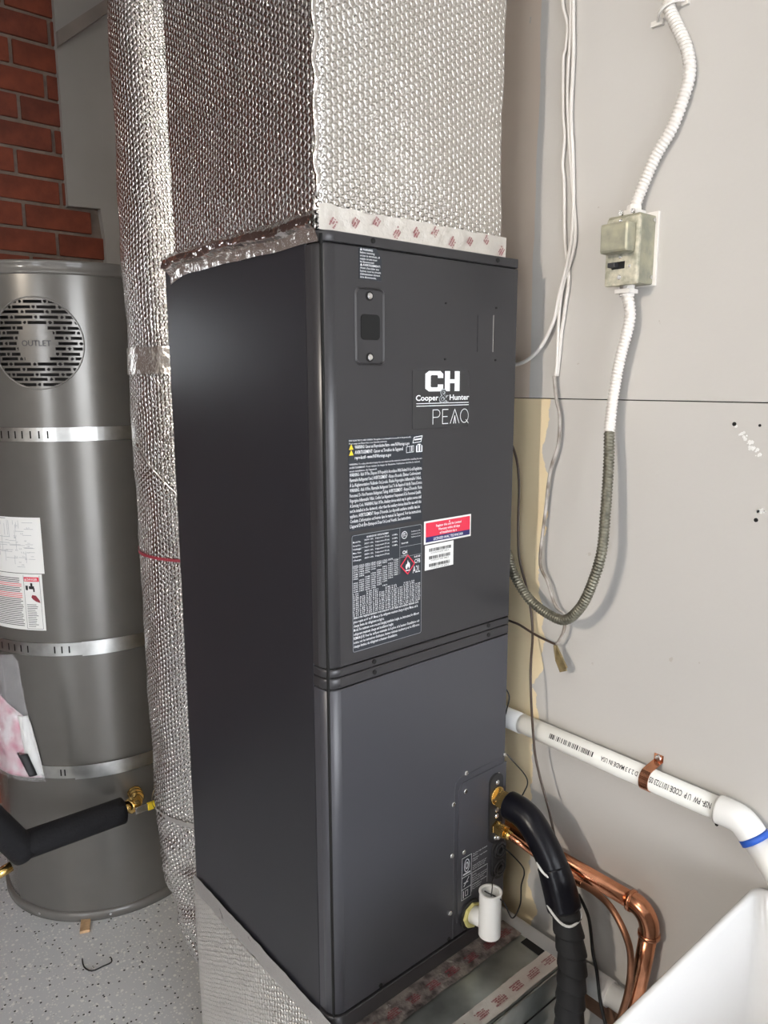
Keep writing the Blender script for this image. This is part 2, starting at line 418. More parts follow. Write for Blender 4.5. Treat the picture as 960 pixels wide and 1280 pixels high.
# right wall: two sheets with an open joint between them, over a dark backing
wr = structure(box('wall_right', (WX + 0.013, WX + 0.1, DY, BY + 0.1, FZ, CZ), 'gap'))
v, f = box_geo(WX, WX + 0.013, DY, BY, 0.9312, CZ, 0.0008); new_obj('drywall_sheet', v, f, 'wall', wr)
v, f = box_geo(WX, WX + 0.013, DY, BY, FZ, 0.9297, 0.0008); new_obj('drywall_sheet', v, f, 'wall', wr)
wl = MB()   # wall across the garage with an opening added for side light, outside the frame
wl.add(*box_geo(LX - 0.1, LX, DY, -3.6, FZ, CZ)); wl.add(*box_geo(LX - 0.1, LX, -2.5, BY + 0.1, FZ, CZ)); wl.add(*box_geo(LX - 0.1, LX, -3.6, -2.5, 1.75, CZ))
structure(wl.obj('wall_left', 'darkwall'))
wf = MB()   # front wall behind the camera with the open garage door
wf.add(*box_geo(LX, -2.3, DY - .1, DY, FZ, CZ)); wf.add(*box_geo(-2.3, WX + .1, DY - .1, DY, 1.90, CZ))
structure(wf.obj('wall_front', 'darkwall'))
# back wall with a window outside the frame to the left
wb = MB()
wx0, wx1, wz0, wz1 = -0.66, -0.47, 0.92, 1.26
wb.add(*box_geo(wx1, WX + 0.1, BY, BY + 0.12, FZ, CZ)); wb.add(*box_geo(LX, wx0, BY, BY + 0.12, FZ, CZ))
wb.add(*box_geo(wx0, wx1, BY, BY + 0.12, FZ, wz0)); wb.add(*box_geo(wx0, wx1, BY, BY + 0.12, wz1, CZ))
wback = structure(wb.obj('wall_back', 'brickwall'))
win = empty('window_1', (-0.60, BY, wz0)); structure(win)
fr = MB()
for b in ((wx0, wx1, BY - 0.01, BY + 0.05, wz0, wz0 + 0.05), (wx0, wx1, BY - 0.01, BY + 0.05, wz1 - 0.05, wz1), (wx0, wx0 + 0.03, BY - 0.01, BY + 0.05, wz0, wz1), (wx1 - 0.03, wx1, BY - 0.01, BY + 0.05, wz0, wz1), (-0.570, -0.562, BY, BY + 0.04, wz0, wz1)):
    fr.add(*box_geo(*b))
fr.obj('window_frame', 'white_trim', win)
box('pane', (wx0 + 0.05, wx1 - 0.05, BY + 0.02, BY + 0.024, wz0 + 0.05, wz1 - 0.05), 'glass', win)
# bricks proud of a mortar bed, near the corner
box('mortar_bed', (-0.40, 0.40, BY - 0.012, BY, FZ, 2.2), 'mortar', wback)
pitch = 0.0765; bl = 0.207; base_z = 1.9609 - 32 * pitch
bm_v, bm_f = box_geo(-bl / 2 + 0.0055, bl / 2 - 0.0055, -0.0085, 0.004, -0.033, 0.033, 0.003)
bmeshes = []
for mk in ('brick_a', 'brick_b', 'brick_c'):
    for hl in (1.0, 0.5):
        me = bpy.data.meshes.new('brick'); me.from_pydata([((x * hl if hl == 1 else math.copysign(abs(x) - bl / 4, x)), y, z) for x, y, z in bm_v], [], bm_f); me.materials.append(M[mk]); bmeshes.append(me)
row = 0; z = base_z + pitch / 2
while z < 2.15:
    x = -0.29 + (row % 2) * bl / 2 + (row % 3) * 0.011
    while x < 0.375:
        if True:
            me = bmeshes[2 * random.choice((0, 0, 0, 1, 1, 2))]
            b = bpy.data.objects.new('brick', me); C.objects.link(b); b.parent = wback
            b.location = (x, BY - 0.0125 + random.uniform(-0.0012, 0.0012), z + random.uniform(-0.001, 0.001)); b.rotation_euler = (0, random.uniform(-0.004, 0.004), 0)
        x += bl
    row += 1; z += pitch
# white-grey board closing the corner, notched at its lower left
poly = [(0.2615, 2.46), (0.2615, 1.503), (0.362, 1.508), (0.371, 1.42), (0.371, FZ), (WX, FZ), (WX, 2.46)]
bd = structure(new_obj('trim_1', *prism_geo(poly, BY - 0.040, BY - 0.0), 'board'))
br_ = structure(new_obj('wall_shadow_band', *prism_geo([(0.262, 1.955), (0.262, 1.997), (0.47, 2.175), (0.47, 2.135)], BY - 0.058, BY - 0.040), 'shadow_band'))  # diagonal strip added for a shadow band, its shade put in the colour
# timber plate at the foot of the right wall
# (the timber plate)
structure(box('baseboard_right', (0.452, WX, -1.1, 0.6, -0.150, -0.105), 'wood_dark'))
# wear on the wall: screw holes and torn plaster
sc = MB()
for (y, z, r) in ((-0.3214, 0.9005, .003), (-0.356, 0.900, .002), (-0.3615, 0.7703, .003), (-0.342, 0.300, .0028), (-0.341, 0.343, .003)):
    sc.add(*disc_geo((WX + 0.0005, y, z), (-1, 0, 0), r, 0.0012, 8))
sc.obj('screw_hole', 'gap', wr)
pl = MB()
for i in range(26):
    t = random.random(); y = -0.318 - 0.040 * t + random.uniform(-.004, .004); z = 0.903 - 0.045 * t + random.uniform(-.004, .004)
    pl.add(*disc_geo((WX + 0.0005, y, z), (-1, 0, 0), random.uniform(.0008, .003), random.uniform(.0006, .002), 5))
for i in range(8):
    pl.add(*disc_geo((WX + 0.0005, -0.368 + random.uniform(-.004, .006), 0.782 + random.uniform(-.003, .003), ), (-1, 0, 0), random.uniform(.001, .003), .0015, 5))
pl.obj('torn_plaster', 'paper', wr, kind='stuff')

# ================================================================== AIR HANDLER
W_, D_, H_ = 0.3871, 0.4600, 1.1500
ah = empty('air_handler', (0.19, 0.22, -0.03), 'tall charcoal metal air handler cabinet standing on the foil-wrapped base plenum', 'air handler')
def cab_profile(x0=0.0, rr=0.022, inset=0.0, y1=0.035):
    p = [(x0 + inset, y1)]
    for k in range(9):
        a = PI + (PI / 2) * k / 8
        p.append((x0 + rr + math.cos(a) * (rr - inset), rr + math.sin(a) * (rr - inset)))
    p += [(W_ - 0.004, inset), (W_ - inset, 0.004), (W_ - inset, y1)]
    return p
def cab_slab(name, z0, z1, mname, inset=0.0, bev=0.0012, **k):
    mb = MB(); ring = []
    lv = [(z0, bev), (z0 + bev, 0), (z1 - bev, 0), (z1, bev)]
    for z, ins in lv: ring.append([(x, y, z) for x, y in cab_profile(inset=inset + ins)])
    n = len(ring[0]); v = [p for r in ring for p in r]; f = []
    for i in range(3):
        for q in range(n):
            a = i * n + q; b = i * n + (q + 1) % n; f.append((a, b, b + n, a + n))
    f.append(tuple(range(n))[::-1]); f.append(tuple(3 * n + q for q in range(n)))
    o = new_obj(name, v, f, mname, ah, **k)
    me = o.data
    for p in me.polygons:
        p.use_smooth = len(p.vertices) == 4 and abs(p.normal.z) < .5 and p.normal.x < -0.02 and p.normal.y < -0.02
    return o
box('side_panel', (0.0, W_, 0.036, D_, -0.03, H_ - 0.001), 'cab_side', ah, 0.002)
box('inner_frame', (0.004, W_ - 0.004, 0.006, 0.05, -0.028, H_ - 0.004), 'gap', ah)
cab_slab('top_cap', 1.1365, 1.1500, 'cab', bev=0.001)
up = cab_slab('upper_front_panel', 0.5625, 1.1345, 'cab')
cab_slab('joint_rail', 0.5485, 0.5605, 'cab'); cab_slab('joint_rail', 0.5315, 0.5470, 'cab')
low = cab_slab('lower_front_panel', 0.0025, 0.5295, 'cab_low')
cab_slab('base_rail', -0.030, -0.0005, 'cab', inset=-0.002)
def hole(x, z, r, par=ah, m='gap', name='screw_socket', y=0.0):
    return disc(name, (x, y + 0.0005, z), (0, -1, 0), r, 0.0018, m, par, 12)
for x, z in ((0.0849, 1.1443), (0.3341, 1.1437), (0.0831, 0.556), (0.3319, 0.5565), (0.0837, 0.5395), (0.3324, 0.5400), (0.2476, 0.008), (0.0930, 0.008)): hole(x, z, 0.0036)
# latch plate with viewing hole and two screws
lp = MB()
o_ = rrect(0.0525, 0.1048, 0.9815, 1.0840, 0.009); i_ = rrect(0.0545, 0.1028, 0.9835, 1.0820, 0.0075)
n = len(o_); v = [(x, -0.0005, z) for x, z in o_] + [(x, -0.0028, z) for x, z in i_]
i2 = rrect(0.0560, 0.1010, 0.9850, 1.0805, 0.0065); v += [(x, -0.0008, z) for x, z in i2]
f = [(i, (i + 1) % n, (i + 1) % n + n, i + n) for i in range(n)] + [(i + n, (i + 1) % n + n, (i + 1) % n + 2 * n, i + 2 * n) for i in range(n)] + [tuple(range(2 * n, 3 * n))]
latch = new_obj('latch_plate', v, f, 'cab', ah)
new_obj('viewing_hole', *prism_geo(rrect(0.0625, 0.0955, 1.0155, 1.0490, 0.006), -0.0014, 0), 'gap', latch)
for z in (1.0729, 0.9925):
    v, f = ring_geo((0.0775, -0.0008, z), (0, -1, 0), 0.0062, 0.0042, 0.0012, 16); new_obj('screw_seat', v, f, 'gap', latch)
    disc('screw', (0.0775, -0.0006, z), (0, -1, 0), 0.0044, 0.0035, 'zinc', latch, 12, 0.0012)
# faint embossed ribs and rivets
for x, z0, z1 in ((0.2920, 1.0044, 1.0593), (0.3268, 1.0052, 1.0611)): box('embossed_line', (x - .0006, x + .0006, -0.0010, 0.001, z0, z1), 'zinc' if x > .3 else 'cab', ah)
for x, z in ((0.2223, 1.0727), (0.333, 1.0724), (0.222, 0.9923), (0.3339, 0.9929)): hole(x, z, 0.0016, name='rivet_hole')

# --- printed brand patch
patch = new_obj('brand_sticker', *prism_geo(rrect(0.1570, 0.2738, 0.8912, 0.9765, 0.002), -0.0006, 0), 'label_film', ah)
ink = MB()
cz0, cz1 = 0.9455, 0.9750
def chamf(pts): return [(x, -0.0011, z) for x, z in pts]
cx = lambda t: 0.1815 + t * 0.0715
# C
Co = [(0.50, 0.66), (0.50, 0.86), (0.42, 1.0), (0.10, 1.0), (0.0, 0.86), (0.0, 0.14), (0.10, 0.0), (0.42, 0.0), (0.50, 0.14), (0.50, 0.34)]
Ci = [(0.35, 0.66), (0.35, 0.76), (0.33, 0.80), (0.18, 0.80), (0.15, 0.76), (0.15, 0.24), (0.18, 0.20), (0.33, 0.20), (0.35, 0.24), (0.35, 0.34)]
def poly_front(mb, pts, y=-0.0011):
    bm = bmesh.new(); vs = [bm.verts.new((x, y, z)) for x, z in pts]; bm.faces.new(vs); bmesh.ops.triangulate(bm, faces=bm.faces[:], ngon_method='EAR_CLIP')
    bm.verts.index_update(); mb.add([q.co[:] for q in bm.verts], [tuple(a.index for a in p.verts) for p in bm.faces]); bm.free()
nC = len(Co); ink.add([(cx(a * 1.02), -0.0011, cz0 + b * (cz1 - cz0)) for a, b in Co + Ci], [(k, k + 1, nC + k + 1, nC + k) for k in range(nC - 1)])
for x0, x1, z0, z1 in ((0.56, 0.71, 0, 1), (0.85, 1.0, 0, 1), (0.70, 0.86, 0.40, 0.60)):
    ink.add([(cx(x0), -0.0011, cz0 + z0 * .0295), (cx(x1), -0.0011, cz0 + z0 * .0295), (cx(x1), -0.0011, cz0 + z1 * .0295), (cx(x0), -0.0011, cz0 + z1 * .0295)], [(0, 1, 2, 3)])
put_text(ink, 'Cooper', 0.1630, 0.2085, 0.9325, 0.0078, front(.0011), 0.02, 3)
put_text(ink, 'Hunter', 0.2320, 0.2745, 0.9325, 0.0078, front(.0011), 0.02, 3)
def stroke(mb, pts, wd=0.0011, y=-0.0011):
    for (x0, z0), (x1, z1) in zip(pts, pts[1:]):
        d = Vector((x1 - x0, z1 - z0)); 
        if d.length == 0: continue
        d.normalize(); nx, nz = -d.y * wd / 2, d.x * wd / 2; e = d * wd * .4
        mb.add([(x0 - e.x + nx, y, z0 - e.y + nz), (x0 - e.x - nx, y, z0 - e.y - nz), (x1 + e.x - nx, y, z1 + e.y - nz), (x1 + e.x + nx, y, z1 + e.y + nz)], [(0, 1, 2, 3)])
stroke(ink, [(0.1644, 0.9282), (0.2733, 0.9282)], 0.0010); stroke(ink, [(0.1644, 0.9246), (0.2733, 0.9246)], 0.0010)
ink.obj('brand_lettering', 'white_ink', patch)
pq = MB(); zb, zt = 0.8975, 0.9185
arc = lambda cx_, cz_, rx, rz, a0, a1, n=10: [(cx_ + rx * math.cos(math.radians(a0 + (a1 - a0) * k / n)), cz_ + rz * math.sin(math.radians(a0 + (a1 - a0) * k / n))) for k in range(n + 1)]
stroke(pq, [(0.1975, zb), (0.1975, zt), (0.2060, zt)] + arc(0.2060, zt - .0055, .006, .0055, 90, -90) + [(0.1975, zt - .011)])
stroke(pq, [(0.2290, zt), (0.2175, zt), (0.2175, zb), (0.2290, zb)]); stroke(pq, [(0.2175, 0.9080), (0.2275, 0.9080)])
stroke(pq, [(0.2340, zb), (0.2435, zt), (0.2530, zb)]); stroke(pq, [(0.2412, zb), (0.2435, 0.9085), (0.2458, zb)], 0.0014)
stroke(pq, arc(0.2645, 0.9080, .0088, .0103, 0, 360, 22)); stroke(pq, [(0.2680, 0.9020), (0.2735, zb - .001)])
pq.obj('model_lettering', 'white_ink', patch)
am = MB(); put_text(am, '&', 0.2095, 0.2310, 0.9290, 0.0200, front(.0014), 0.03, 4); am.obj('ampersand_outline', 'grey_ink', patch)
am = MB(); put_text(am, '&', 0.2105, 0.2300, 0.9298, 0.0186, front(.0017), -0.015, 4); am.obj('ampersand', 'label_film', patch)

# --- small warning sticker at the top
st = new_obj('warning_sticker', *prism_geo([(0.0608, 1.0935), (0.0992, 1.0935), (0.0992, 1.1230), (0.0900, 1.1352), (0.0608, 1.1335)], -0.0006, 0), 'label_dark', ah)
tx = MB(); L = ['WARNING:', 'Before removing', 'access to terminals, all', 'supply circuits must', 'be disconnected.', 'AVERTISSEMENT:', "Avant d'accéder aux", 'bornes, tous les circuits', "d'alimentation doivent", 'être déconnectés.']
wd = [.62, .70, .95, .82, .68, .98, .92, 1, .96, .78]
for i, s in enumerate(L):
    ind = 0.0045 if i in (0, 5) else 0
    put_text(tx, s, 0.0622 + ind, 0.0622 + 0.0355 * wd[i], 1.1302 - i * 0.00388, 0.0025, front(.0010), 0.02 if i in (0, 5) else 0.005)
tx.obj('sticker_text', 'white_ink', st)
def tri(mb, x, z, s, y=-0.0012): mb.add([(x, y, z), (x + s, y, z), (x + s / 2, y, z + s * 0.95)], [(0, 1, 2)])
ty = MB(); tri(ty, 0.0620, 1.1300, 0.0036); tri(ty, 0.0620, 1.1106, 0.0036); ty.obj('warning_triangle', 'white_ink', st)

# --- big warning text label
bw = new_obj('regulatory_label', *prism_geo([(0.0398, 0.7560), (0.1772, 0.7560), (0.1772, 0.8835), (0.0398, 0.8835)], -0.0005, 0), 'label_dark', ah)
tx = MB()
def para(mb, lines, x0, x1, ztop, pitch_, h, bold=0.006):
    for i, (s, wfrac) in enumerate(lines): put_text(mb, s, x0, x0 + (x1 - x0) * wfrac, ztop - i * pitch_, h, front(.0009), bold, 1)
para(tx, [('FOR USE IN THE U.S. AND CANADA. This appliance is not intended to be accessible to the general public.', .84), ('Pour usage aux États-Unis et au Canada seulement.', .50)], 0.0408, 0.1760, 0.8800, 0.0040, 0.0021)
para(tx, [('WARNING: Cancer and Reproductive Harm - www.P65Warnings.ca.gov', .80), ('AVERTISSEMENT: Cancer et Troubles de l\'appareil', .70), ('reproductif - www.P65Warnings.ca.gov', .52)], 0.0505, 0.1760, 0.8698, 0.0072, 0.0046, 0.012)
para(tx, [('WARNING: To reduce the risk of injury, the user must read the instruction manual before installing this unit.', 1.0), ('AVERTISSEMENT: Pour réduire le risque de blessures, l\'utilisateur doit lire le manuel.', .97), ('avant installation de l\'appareil.', .36)], 0.0408, 0.1760, 0.8475, 0.0046, 0.0024)
P2 = ['WARNING - Risk Of Fire. Dispose Of Properly In Accordance With Federal Or Local Regulations.', 'Flammable Refrigerant Used. AVERTISSEMENT - Risque d\'Incendie. Éliminer Conformément', 'À La Réglementation Fédérale Ou Locale. Fluide Frigorigène Inflammable Utilisé.',
      'WARNING - Risk Of Fire. Flammable Refrigerant Used. To Be Repaired Only By Trained Service', 'Personnel. Do Not Puncture Refrigerant Tubing. AVERTISSEMENT - Risque D\'incendie. Fluide', 'Frigorigène Inflammable Utilisé. Confier Les Réparations Uniquement À Du Personnel Qualifié.',
      'A Servicing Code. WARNING: Risk Of Fire. Auxiliary devices which may be ignition sources shall', 'not be installed in the ductwork, other than the auxiliary devices listed for use with this', 'appliance. AVERTISSEMENT: Risque D\'incendie. Les dispositifs auxiliaires installés dans les',
      'Conduits. L\'information est fournie dans le manuel de l\'appareil. Voir les instructions.', 'L\'appareil Doit Être Entreposé Dans Un Local Ventilé. See instructions.']
para(tx, [(s, (1, .98, .99, 1, 1, .99, .99, .99, .97, .99, .84)[i]) for i, s in enumerate(P2)], 0.0410, 0.1762, 0.8320, 0.00715, 0.0047, 0.010)
tx.obj('label_text', 'white_ink', bw)
ty = MB(); tri(ty, 0.0402, 0.8690, 0.0078); tri(ty, 0.0402, 0.8612, 0.0078); ty.obj('warning_triangle', 'yellow', bw)
ic = MB()
stroke(ic, [(0.1575, 0.8720), (0.1600, 0.8800), (0.1760, 0.8815), (0.1735, 0.8730)], .0012); stroke(ic, [(0.1575, 0.8720), (0.1735, 0.8730)], .001); stroke(ic, [(0.1615, 0.8765), (0.1735, 0.8772)], .0022)
stroke(ic, [(0.1450, 0.8585), (0.1450, 0.8670), (0.1590, 0.8680), (0.1590, 0.8590), (0.1450, 0.8585)], .0007); stroke(ic, [(0.1520, 0.8588), (0.1520, 0.8675)], .0007); stroke(ic, [(0.1555, 0.8605), (0.1555, 0.8665)], .0018)
ic.add([(0.1640, -.0010, 0.8580), (0.1765, -.0010, 0.8580), (0.1765, -.0010, 0.8670), (0.1725, -.0010, 0.8700), (0.1675, -.0010, 0.8700), (0.1640, -.0010, 0.8670)], [(0, 1, 2, 3, 4, 5)])
ic.obj('pictogram', 'white_ink', bw)
ic = MB(); stroke(ic, [(0.1675, 0.8600), (0.1675, 0.8680)], .0022, -.0013); stroke(ic, [(0.1730, 0.8600), (0.1730, 0.8680)], .0022, -.0013); ic.obj('pictogram', 'label_dark', bw)

# --- rating plate
rp = new_obj('rating_label', *prism_geo(rrect(0.0432, 0.1770, 0.5790, 0.7500, 0.003), -0.0005, 0), 'label_dark', ah)
ln = MB()
bd_ = rrect(0.0440, 0.1762, 0.5798, 0.7492, 0.003); stroke(ln, bd_ + [bd_[0]], .0006, -.0009)
for a in ([(0.1325, 0.6800), (0.1325, 0.7492)], [(0.1325, 0.7200), (0.1762, 0.7200)], [(0.1325, 0.7045), (0.1762, 0.7045)], [(0.0440, 0.7300), (0.0650, 0.7300)], [(0.0440, 0.7040), (0.1325, 0.7040)]): stroke(ln, a, .0005, -.0009)
ln.obj('label_rule', 'grey_ink', rp)
tx = MB()
put_text(tx, 'AIR HANDLER UNIT / UNITÉ DE TRAITEMENT', 0.0700, 0.1110, 0.7435, 0.0024, front(.0009), .02, 1)
rows_l = ['Model No.', 'Serial No.', 'Voltage', 'Max. Fuse', 'Refrigerant', 'Charge']
for i, s in enumerate(rows_l):
    z = 0.7385 - i * 0.0052
    put_text(tx, s, 0.0455, 0.0600, z, 0.0022, front(.0009), .01, 1)
    put_text(tx, '208/230V ~ 60Hz', 0.0660, 0.0820, z + .001, 0.0022, front(.0009), .01, 1)
    put_text(tx, 'Design pressure 550 psig', 0.0860, 0.1120, z + .001, 0.0022, front(.0009), .01, 1)
    if i < 4: put_text(tx, '1.8 MPa', 0.1180, 0.1280, z + .001, 0.0022, front(.0009), .01, 1)
for i in range(13):
    z = 0.7045 - i * 0.0031
    for k in range(8):
        if (i + k) % 9 == 7 or (i > 9 and k > 5): continue
        x = 0.0455 + k * 0.0108
        put_text(tx, str(1200 + (i * 37 + k * 113) % 800), x, x + 0.0085, z, 0.0019, front(.0009), .01, 1)
for i in range(12):
    z = 0.6640 - i * 0.00285 + 0.0
    for k in range(11):
        x = 0.0450 + k * 0.0119
        if i < 2 and k % 3 == 1: continue
        put_text(tx, '%d.%02d' % (1 + (i + k) % 9, (i * 29 + k * 17) % 100), x, x + 0.0098, z, 0.0019, front(.0009), .01, 1)
for i in range(3): put_text(tx, '%s' % ('Conforms to UL Std' if i else 'Certified to CSA'), 0.1550, 0.1735, 0.7400 - i * .0042, 0.0018, front(.0009), .01, 1)
put_text(tx, 'Intertek', 0.1360, 0.1490, 0.7245, 0.0024, front(.0009), .02, 1)
put_text(tx, 'ETL', 0.1385, 0.1445, 0.7355, 0.0050, front(.0012), .02, 2)
put_text(tx, 'CH', 0.1380, 0.1470, 0.7090, 0.0048, front(.0009), .03, 2); put_text(tx, 'Cooper&Hunter', 0.1355, 0.1495, 0.7060, 0.0016, front(.0009), .01, 1)
put_text(tx, 'R454B', 0.1615, 0.1740, 0.7000, 0.0028, front(.0009), .01, 1); put_text(tx, 'CFB', 0.1620, 0.1735, 0.6915, 0.0060, front(.0009), .01, 2)
put_text(tx, 'A2L', 0.1580, 0.1730, 0.6770, 0.0105, front(.0014), .0, 3)
P3 = [('Amin is the required minimum room area in m² or ft². Amin est la surface minimale de la', .97), ('pièce requise en m² ou ft². Mmax. is the refrigerant maximum charge in kg/oz. Mmax. est la', .96), ('charge limite du réfrigérant en kg/oz.', .44),
      ('Model: For minimum room area and charging installation height, see instructions for different', .98), ('refrigerant maximum charge and installation height.', .58), ('REMARQUE: Pour les surfaces minimales de la pièce et la hauteur d\'installation voir', .99), ('notice, voir les instructions d\'utilisation, hauteur minimale maximum pour les différentes', .99), ('charges limitées de réfrigérant et hauteur d\'installation.', .64)]
for i, (s, k) in enumerate(P3): put_text(tx, s, 0.0455, 0.0455 + 0.1285 * k, 0.6285 - i * 0.0061, 0.0040, front(.0009), .008, 1)
rg = arc(0.1415, 0.7375, .0052, .0052, 0, 360, 20); stroke(tx, rg, .0012, -.0010)
tx.obj('label_text', 'white_ink', rp)
d1 = MB(); stroke(d1, [(0.1340, 0.6915), (0.1480, 0.7060), (0.1615, 0.6915), (0.1480, 0.6775), (0.1340, 0.6915)], .0017, -.0013); d1.obj('hazard_diamond', 'red', rp)
fl = MB(); poly_front(fl, [(0.1450, 0.6848), (0.1435, 0.6890), (0.1455, 0.6935), (0.1468, 0.6915), (0.1480, 0.6990), (0.1500, 0.6935), (0.1515, 0.6950), (0.1525, 0.6890), (0.1510, 0.6850), (0.1500, 0.6870), (0.1483, 0.6900), (0.1470, 0.6862)], -.0013)
stroke(fl, [(0.1440, 0.6830), (0.1520, 0.6830)], .0012, -.0013); fl.obj('flame_symbol', 'white_ink', rp)

# --- red registration sticker and barcode sticker
rs = box('registration_sticker', (0.1818, 0.2840, -0.0006, 0, 0.7166, 0.7522), 'paper', ah)
mb = MB().add(*box_geo(0.1850, 0.2812, -0.0010, -0.0005, 0.7278, 0.7495)); mb.obj('red_field', 'red', rs)
mb = MB().add(*box_geo(0.1850, 0.2812, -0.0010, -0.0005, 0.7195, 0.7278)); mb.obj('blue_field', 'navy', rs)
tx = MB()
for s, a, b, z in (('Register this unit for Limited', .2060, .2610, .7415), ('Warranty within 60 days', .2110, .2580, .7355), ('of Installation by a', .2140, .2510, .7298)): put_text(tx, s, a, b, z, .0036, front(.0013), .015, 2)
put_text(tx, 'LICENSED HVAC TECHNICIAN', .2010, .2650, .7215, .0040, front(.0013), .01, 2); tri(tx, .2335, .7457, .0030, -.0013)
tx.obj('sticker_text', 'white_ink', rs)
bs = box('barcode_sticker', (0.1840, 0.2450, -0.0006, 0, 0.6760, 0.7148), 'paper', ah)
bb = MB()
for r in range(3):
    z = 0.7062 - r * 0.0118; x = 0.1920
    while x < 0.2380:
        wv = random.choice((.0004, .0006, .001, .0014)); bb.add([(x, -.001, z - .0022), (x + wv, -.001, z - .0022), (x + wv, -.001, z + .0028), (x, -.001, z + .0028)], [(0, 1, 2, 3)]); x += wv + random.choice((.0005, .0008, .0014))
    put_text(bb, '0105231047 8821', 0.1960, 0.2340, z - .0052, .0018, front(.001), .0, 1)
bb.obj('barcode', 'black_ink', bs, kind='stuff')

# --- service plate, lower right
pl_o = [(0.2500, 0.0030), (0.2560, 0.2860), (0.2700, 0.3020), (W_ - .001, 0.3020)]
er = MB()
def ridge(mb, pts, wd, h):
    for a, b in zip(pts, pts[1:]): mb.add(*tube_geo([(a[0], 0, a[1]), (b[0], 0, b[1])], wd, 6))
ridge(er, [(0.2572, 0.003), (0.2572, 0.2860), (0.2592, 0.2965), (0.2690, 0.3030), (W_ - .004, 0.3030)], 0.0011, .001); er.obj('embossed_line', 'cab_low', ah)
sp_ = [(0.2656, 0.0300), (0.2656, 0.2790), (0.2740, 0.2920), (0.3860, 0.2920), (0.3860, 0.0300)]
plate = new_obj('service_plate', *prism_geo(sp_, -0.0022, 0), 'cab_low', ah)
for x, z in ((0.3812, 0.3062), (0.2826, 0.3068), (0.2526, 0.2611), (0.2506, 0.1670), (0.2486, 0.0582)): disc('screw', (x, 0, z), (0, -1, 0), 0.0044, 0.0035, 'zinc', ah, 12, 0.0012)
for x, z in ((0.3630, 0.2759), (0.2794, 0.2757), (0.2780, 0.1623)): disc('screw', (x, -.002, z), (0, -1, 0), 0.0044, 0.0035, 'zinc', plate, 12, 0.0012)
# install label on the plate
il = new_obj('connection_label', *prism_geo([(0.2738, 0.0690), (0.2738, 0.1515), (0.2985, 0.1515), (0.2985, 0.0690)], -0.0028, -0.002), 'label_dark', plate)
tx = MB(); yo = -.0032
stroke(tx, [(.2745, .070), (.2745, .1505), (.2978, .1505), (.2978, .070), (.2745, .070)], .0009, yo); stroke(tx, arc(.2865, .1330, .0062, .0120, 0, 360, 16), .0018, yo); stroke(tx, arc(.2865, .1330, .0030, .0060, 0, 360, 12), .0022, yo)
stroke(tx, [(.2745, .113), (.2978, .113)], .0012, yo); stroke(tx, [(.2745, .090), (.2978, .090)], .0012, yo); stroke(tx, [(.280, .095), (.292, .109)], .0016, yo); stroke(tx, [(.280, .101), (.290, .101)], .0016, yo)
stroke(tx, [(.279, .073), (.279, .086)], .0018, yo); stroke(tx, [(.284, .075), (.290, .075), (.290, .085), (.284, .085), (.284, .075)], .0010, yo); stroke(tx, [(.2785, .118), (.2945, .118)], .003, yo)
for i, (s, z, a) in enumerate((('Vapor line / Ligne de vapeur', .1500, .3385), ('Suction', .1462, .313), ('Liquid line / Ligne liquide', .1405, .3385), ('Liquid', .1368, .313), ('Torque the flare nut to spec', .1270, .338), ('Serrer le raccord conique', .1235, .335), ('with two wrenches only', .1200, .332), ('See the manual for torque', .1145, .3385), ('CAUTION', .1085, .311), ('Keep the caps closed until', .1040, .3385), ('pipes are connected, garder', .1000, .3385), ('les bouchons fermés', .0960, .331), ('PRIMARY DRAIN', .0900, .338), ('drain primaire', .0860, .325), ('Trap required', .0820, .322))):
    put_text(tx, s, .3010, a, z - .003, .0022, lambda u, w_: (u, yo, w_), .012, 1)
stroke(tx, [(.3000, .076), (.3000, .112), (.3400, .112), (.3400, .076)], .0006, yo)
tx.obj('label_text', 'white_ink', il)
# refrigerant port flange
gs = new_obj('port_gasket', *prism_geo(rrect(0.3400, 0.3735, 0.1480, 0.2800, 0.015, 7), -0.0065, -0.001), 'rubber', ah)
for z, rr in ((0.2400, 0.0165), (0.1790, 0.0125)):
    disc('port_collar', (0.3565, -0.006, z), (0, -1, 0), rr, 0.004, 'brass', ah, 6 if rr < .015 else 20, .0008)
for x, z in ((0.3560, 0.2655), (0.3560, 0.2125), (0.3560, 0.2010), (0.3545, 0.1590), (0.3620, 0.1560)): disc('screw', (x, -.006, z), (0, -1, 0), 0.0046, 0.004, 'zinc', ah, 10, 0.0012)
# twin cable grommet
gm = new_obj('cable_grommet', *prism_geo(rrect(0.3500, 0.3858, 0.0730, 0.1480, 0.0168, 7), -0.0075, -0.001), 'rubber', ah)
for z in (0.1285, 0.0940):
    for ro, ri, h in ((0.0150, 0.0125, 0.0030), (0.0092, 0.0070, 0.0035)):
        v, f = ring_geo((0.3680, -0.007, z), (0, -1, 0), ro, ri, h, 20); new_obj('grommet_ring', v, f, 'black', gm)
    disc('knockout', (0.3680, -0.007, z), (0, -1, 0), 0.0065, 0.0008, 'gap', gm, 16)

